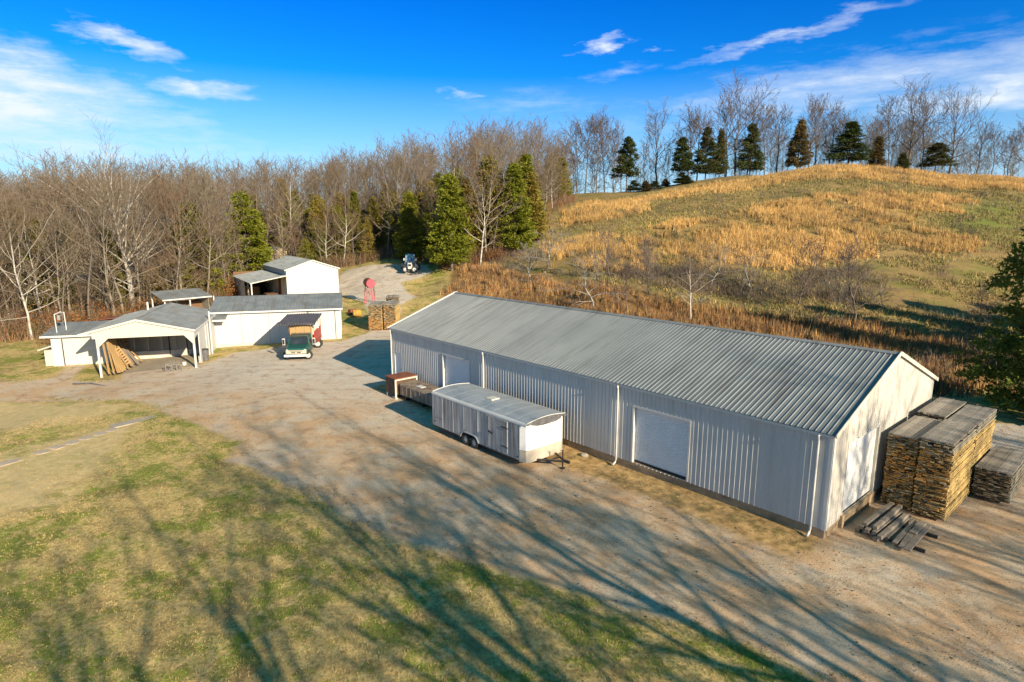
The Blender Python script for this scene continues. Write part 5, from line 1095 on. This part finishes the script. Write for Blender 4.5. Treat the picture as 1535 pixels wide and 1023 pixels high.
tufts('golden_grass',cand,'golden standing broom grass in bands across the hillside',(.45,1.25),[(.66,.40,.12),(.72,.47,.16),(.54,.31,.09),(.42,.26,.10),(.60,.39,.15)],9,.03)
cand=scatter(POLY['g5'],9.,5,2,.34,3.); tufts('rusty_grass',cand,'rust-orange tall grass on the lower slope behind the warehouse',(.5,1.25),[(.42,.21,.07),(.50,.31,.11),(.28,.15,.065),(.18,.125,.07)],10,.03)
hillp=[(-2,100),(6,118),(14,150),(34,160),(66,178),(104,184),(150,180),(135,120),(100,90),(66,62),(45,40),(40,40),(40,60),(20,72),(8,85)]
cand=scatter(hillp,4.,6,1,.38,7.); tufts('pasture_grass',cand,'short mixed dry grass and weeds over the hillside',(.15,.6),[(.38,.28,.10),(.20,.21,.05),(.42,.30,.11),(.22,.15,.07),(.30,.24,.08)],6,.05,'grass',.5,r0=.3)
pts=[tuple(p) for p in scatter(POLY['bramble'],.8,7,2,.40,5.)]+[tuple(p) for p in scatter([(-12,106),(-3,97),(3,92),(9,100),(6,112),(8,125),(2,118),(-8,108)],.35,8,2)]+[tuple(p) for p in scatter(hillp,.07,9,1,.50,8.)]+[tuple(p) for p in scatter([(28,38),(45,44),(58,62),(48,66),(40,58),(33,50)],.4,10,2)]
brush('bramble_scrub',pts,'grey brown bramble scrub in patches on the lower slope',[(.16,.125,.10),(.11,.085,.07),(.19,.125,.085),(.13,.12,.10)],(.5,1.6),40,wd=.014,spread=1.0)
# ---------------------------------------------------------------- lawn blades and loose stones
def lawn():
    r=np.random.default_rng(4); n=90000; c=np.stack([r.uniform(-30,14,n),11.5+26*r.random(n)**1.35],1)
    g=pip(POLY['gravel'],c[:,0],c[:,1]); d=pip(POLY['dirt1'],c[:,0],c[:,1]); k=(g<-.1+(fbm(c[:,0],c[:,1],1.3,8)-.5)*1.2)&((d<-.5)|(r.random(n)<.25))&(np.abs(c[:,0])<c[:,1]*.95+2); c=c[k]; n=len(c)
    gm=fbm(c[:,0],c[:,1],2.6,31)*.6+fbm(c[:,0],c[:,1],.9,33)*.4; grn=r.random(n)<ss(.50,.60,gm)*.8
    nb=3; b=np.repeat(c,nb,0)+r.normal(0,.03,(n*nb,2)); z=terr(b[:,0],b[:,1]); m=n*nb; h=r.uniform(.03,.085,m); le=r.normal(0,.55,(m,2))*h[:,None]; a=r.random(m)*6.28; s=np.stack([np.cos(a),np.sin(a),0*a],1)*.012
    p0=np.stack([b[:,0],b[:,1],z-.01],1); p1=p0+np.concatenate([le,h[:,None]],1); V=np.stack([p0-s,p0+s,p1],1).reshape(-1,3); col=np.where(np.repeat(grn,nb)[:,None],np.array([[.17,.25,.03]]),np.array([[.50,.38,.16]]))*r.uniform(.6,1.05,(m,1))
    me=mesh_np('lawn_grass',V,np.arange(len(V)).reshape(-1,3),'blade',{'tint':np.repeat(col,3,0)}); o=bpy.data.objects.new('lawn_grass',me); COL.objects.link(o); tag(o,'short winter lawn, straw coloured with green patches, in the foreground','grass',kind='stuff')
lawn()
r_=np.random.default_rng(77); c_=np.stack([r_.uniform(-40,14,60000),r_.uniform(12,62,60000)],1); g_=pip(POLY['gravel'],c_[:,0],c_[:,1]); k_=(g_>-.7)&(g_<.9)&(fbm(c_[:,0],c_[:,1],2.,55)>.50); x_=c_-[WC[0],WC[1]]; s_=-.6646*x_[:,0]+.7472*x_[:,1]; w_=.7472*x_[:,0]+.6646*x_[:,1]
k2=(w_>-1.3)&(w_<-.05)&(s_>0)&(s_<31)&(fbm(c_[:,0],c_[:,1],1.4,57)>.47); k_=(k_&~((w_>-.1)&(s_>0)))|k2
tufts('edge_weeds',c_[k_],'ragged weeds and dead grass along the gravel edges and the warehouse footing',(.05,.16),[(.34,.26,.11),(.20,.25,.05),(.42,.30,.13),(.22,.15,.07)],6,.014,'weeds',.6,'tuft',.05)
c_=np.stack([r_.uniform(-22,20,30000),r_.uniform(12,48,30000)],1); x_=c_-[WC[0],WC[1]]; s_=-.6646*x_[:,0]+.7472*x_[:,1]; w_=.7472*x_[:,0]+.6646*x_[:,1]; k_=(s_>-2)&(s_<31)&(w_>-5)&(w_<-.1)&(r_.random(30000)<ss(-5,-1,w_)*.8+.05)&(fbm(c_[:,0],c_[:,1],1.1,61)>.45); c_=c_[k_]; n_=len(c_); z_=terr(c_[:,0],c_[:,1]); q_=np.stack([c_[:,0],c_[:,1],z_+.012],1)[:,None]+r_.normal(0,.035,(n_,3,3))*[1,1,.35]
me=mesh_np('fallen_leaves',q_.reshape(-1,3),np.arange(n_*3).reshape(-1,3),'blade',{'tint':np.repeat(np.array([[.16,.09,.04],[.09,.06,.035],[.28,.17,.07]])[r_.integers(0,3,n_)],3,0)}); ob=bpy.data.objects.new('fallen_leaves',me); COL.objects.link(ob); tag(ob,'fallen brown leaves strewn in front of the warehouse','leaves',kind='stuff')
def stones():
    r=np.random.default_rng(12); n=60000; c=np.stack([r.uniform(-26,30,n),12+38*r.random(n)**1.5],1); g=pip(POLY['gravel'],c[:,0],c[:,1]); x=c-[WC[0],WC[1]]; s=-.6646*x[:,0]+.7472*x[:,1]; w=.7472*x[:,0]+.6646*x[:,1]
    dens=.25+.75*ss(.48,.62,fbm(c[:,0],c[:,1],3.,44)); k=(g>-.4)&~((w>0)&(s>0))&(r.random(n)<dens); c=c[k]; n=len(c); z=terr(c[:,0],c[:,1]); sz=r.uniform(.008,.03,n)*np.where(r.random(n)<.04,2,1)
    base=np.array([[1,0,0],[0,1,0],[-1,0,0],[0,-1,0],[0,0,.7]]); V=(base[None]*sz[:,None,None]*r.uniform(.6,1.2,(n,5,1)))+np.stack([c[:,0],c[:,1],z-.0],1)[:,None]; i=np.arange(n)[:,None]*5; F=np.concatenate([np.concatenate([i+a,i+b,i+4],1) for a,b in((0,1),(1,2),(2,3),(3,0))])
    t=r.random(n)[:,None]; col=np.where(t<.5,[[.08,.07,.06]],np.where(t<.8,[[.42,.38,.33]],[[.22,.15,.09]]))*r.uniform(.7,1.2,(n,1)); me=mesh_np('loose_gravel',V.reshape(-1,3),F,'blade',{'tint':np.repeat(col,5,0)}); o=bpy.data.objects.new('loose_gravel',me); COL.objects.link(o); tag(o,'loose dark and pale stones strewn over the gravel yard','gravel',kind='stuff')
stones()
# ---------------------------------------------------------------- light, sky, camera
el,azs=R(21),R(128.5)
sd=Vector((-math.cos(azs)*math.cos(el),-math.sin(azs)*math.cos(el),math.sin(el)))
sl=bpy.data.lights.new('sun','SUN'); sl.energy=5.0; sl.angle=R(.5); sl.color=(1,.84,.61); so=bpy.data.objects.new('sun',sl); COL.objects.link(so); so.rotation_euler=sd.to_track_quat('Z','Y').to_euler(); so.location=(30,-30,40)
w=bpy.data.worlds.new('World'); sc.world=w; w.use_nodes=True; nt=w.node_tree; bg=nt.nodes['Background']
sky=N(nt,'ShaderNodeTexSky'); sky.sky_type='NISHITA'; sky.sun_disc=False; sky.sun_elevation=el; sky.sun_rotation=math.atan2(sd.x,sd.y); sky.air_density=1.0; sky.dust_density=.3; sky.ozone_density=3.5; sky.altitude=300
tc=N(nt,'ShaderNodeTexCoord').outputs['Generated']; sep=N(nt,'ShaderNodeSeparateXYZ'); L(nt,tc,sep.inputs[0]); X_,Y_,Z_=sep.outputs
hs=N(nt,'ShaderNodeHueSaturation'); hs.inputs['Saturation'].default_value=1.35; L(nt,sky.outputs[0],hs.inputs['Color'])
elv=mth(nt,'ARCSINE',Z_); azn=mth(nt,'ARCTAN2',X_,Y_)
grade=ramp(nt,mth(nt,'MULTIPLY',elv,1.0),[(.0,(.95,1.0,1.05)),(.10,(.60,.95,1.12)),(.22,(.10,.74,1.15)),(.34,(.03,.62,1.15)),(.42,(2.0,1.08,.64)),(1.,(3.2,1.5,.80))])  # unseen upper dome is given an added warm tint to make shade less blue
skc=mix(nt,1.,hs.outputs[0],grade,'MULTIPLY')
def blob(px,py,rx,ry,seed,k=1.,tilt=0.): # cloud by direction: azimuth, elevation in radians
    a0=math.atan((px-767.5)/931); e0=math.atan(((337-py)/931)*math.cos(a0)); 
    dx=mth(nt,'SUBTRACT',azn,a0); dy=mth(nt,'SUBTRACT',elv,e0)
    dy=mth(nt,'SUBTRACT',dy,mth(nt,'MULTIPLY',dx,tilt)); u=mth(nt,'DIVIDE',dx,rx/931); v_=mth(nt,'DIVIDE',dy,ry/931)
    d=mth(nt,'ADD',mth(nt,'MULTIPLY',u,u),mth(nt,'MULTIPLY',v_,v_)); return mth(nt,'MULTIPLY',mth(nt,'SUBTRACT',1.,mth(nt,'SQRT',d)),k)
cv=N(nt,'ShaderNodeCombineXYZ'); L(nt,azn,cv.inputs[0]); L(nt,elv,cv.inputs[1]); cn=noise(nt,cv.outputs[0],7,8,.6,(1,5.5,1)); cn2=noise(nt,cv.outputs[0],24,7,.72,(1,4.2,1))
wn=N(nt,'ShaderNodeTexNoise'); wn.inputs['Scale'].default_value=14; wn.inputs['Detail'].default_value=6; wn.inputs['Roughness'].default_value=.6; mp_=N(nt,'ShaderNodeMapping'); mp_.inputs['Scale'].default_value=(1,3,1); L(nt,cv.outputs[0],mp_.inputs[0]); L(nt,mp_.outputs[0],wn.inputs['Vector']); wc=N(nt,'ShaderNodeSeparateColor'); L(nt,wn.outputs['Color'],wc.inputs[0])
azn=mth(nt,'ADD',azn,mth(nt,'MULTIPLY',mth(nt,'SUBTRACT',wc.outputs[0],.5),.16)); elv_=elv; elv=mth(nt,'ADD',elv,mth(nt,'MULTIPLY',mth(nt,'SUBTRACT',wc.outputs[1],.5),.05))
bl=None
for args in [(20,120,230,50,0,1.1,-.18),(60,165,250,36,0,1.1,-.02),(-150,150,300,80,0,1.3),(222,86,75,20,0,1.0,-.20),(320,148,75,17,0,.9),(60,215,420,42,0,.7),(892,90,50,14,0,1.0,.25),(920,125,75,14,0,.4,.1),(1150,75,170,13,0,.75,.18),(1480,140,170,36,0,1.05,.12),(1250,140,420,55,0,.62,.08),(690,152,40,8,0,.6),(800,165,160,25,0,.35),(970,93,30,6,0,.5),(1560,110,260,60,0,.8)]:
    b_=blob(*args); bl=b_ if bl is None else mth(nt,'MAXIMUM',bl,b_)
dens=mth(nt,'ADD',mth(nt,'MULTIPLY',bl,.95),mth(nt,'MULTIPLY',mth(nt,'SUBTRACT',mth(nt,'ADD',mth(nt,'MULTIPLY',cn,.65),mth(nt,'MULTIPLY',cn2,.35)),.5),1.9))
cl=ramp(nt,dens,[(.10,0.),(.55,.38),(1.35,.95)]); cl=mth(nt,'MULTIPLY',cl,ramp(nt,bl,[(0.,0.),(.35,1.)]))
hz=ramp(nt,elv_,[(.0,.75),(.09,.5),(.22,0.)]); 
CLOUD=(5.6,6.1,6.6)
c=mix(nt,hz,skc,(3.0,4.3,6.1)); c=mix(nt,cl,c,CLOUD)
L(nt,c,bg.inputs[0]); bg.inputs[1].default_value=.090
cam=bpy.data.cameras.new('camera'); cam.sensor_width=36; cam.lens=36*915.28/1535; cam.clip_end=6000; cam.clip_start=.1
co=bpy.data.objects.new('camera',cam); COL.objects.link(co); co.location=(0,0,11.782); co.rotation_euler=(math.pi/2-.1887,0,0); sc.camera=co
sc.view_settings.view_transform='Standard'; sc.view_settings.look='None'; sc.view_settings.gamma=1; sc.view_settings.exposure=.84
sc.render.engine='CYCLES'; sc.cycles.max_bounces=5; sc.cycles.transparent_max_bounces=4; sc.cycles.use_denoising=True
bpy.context.view_layer.update()
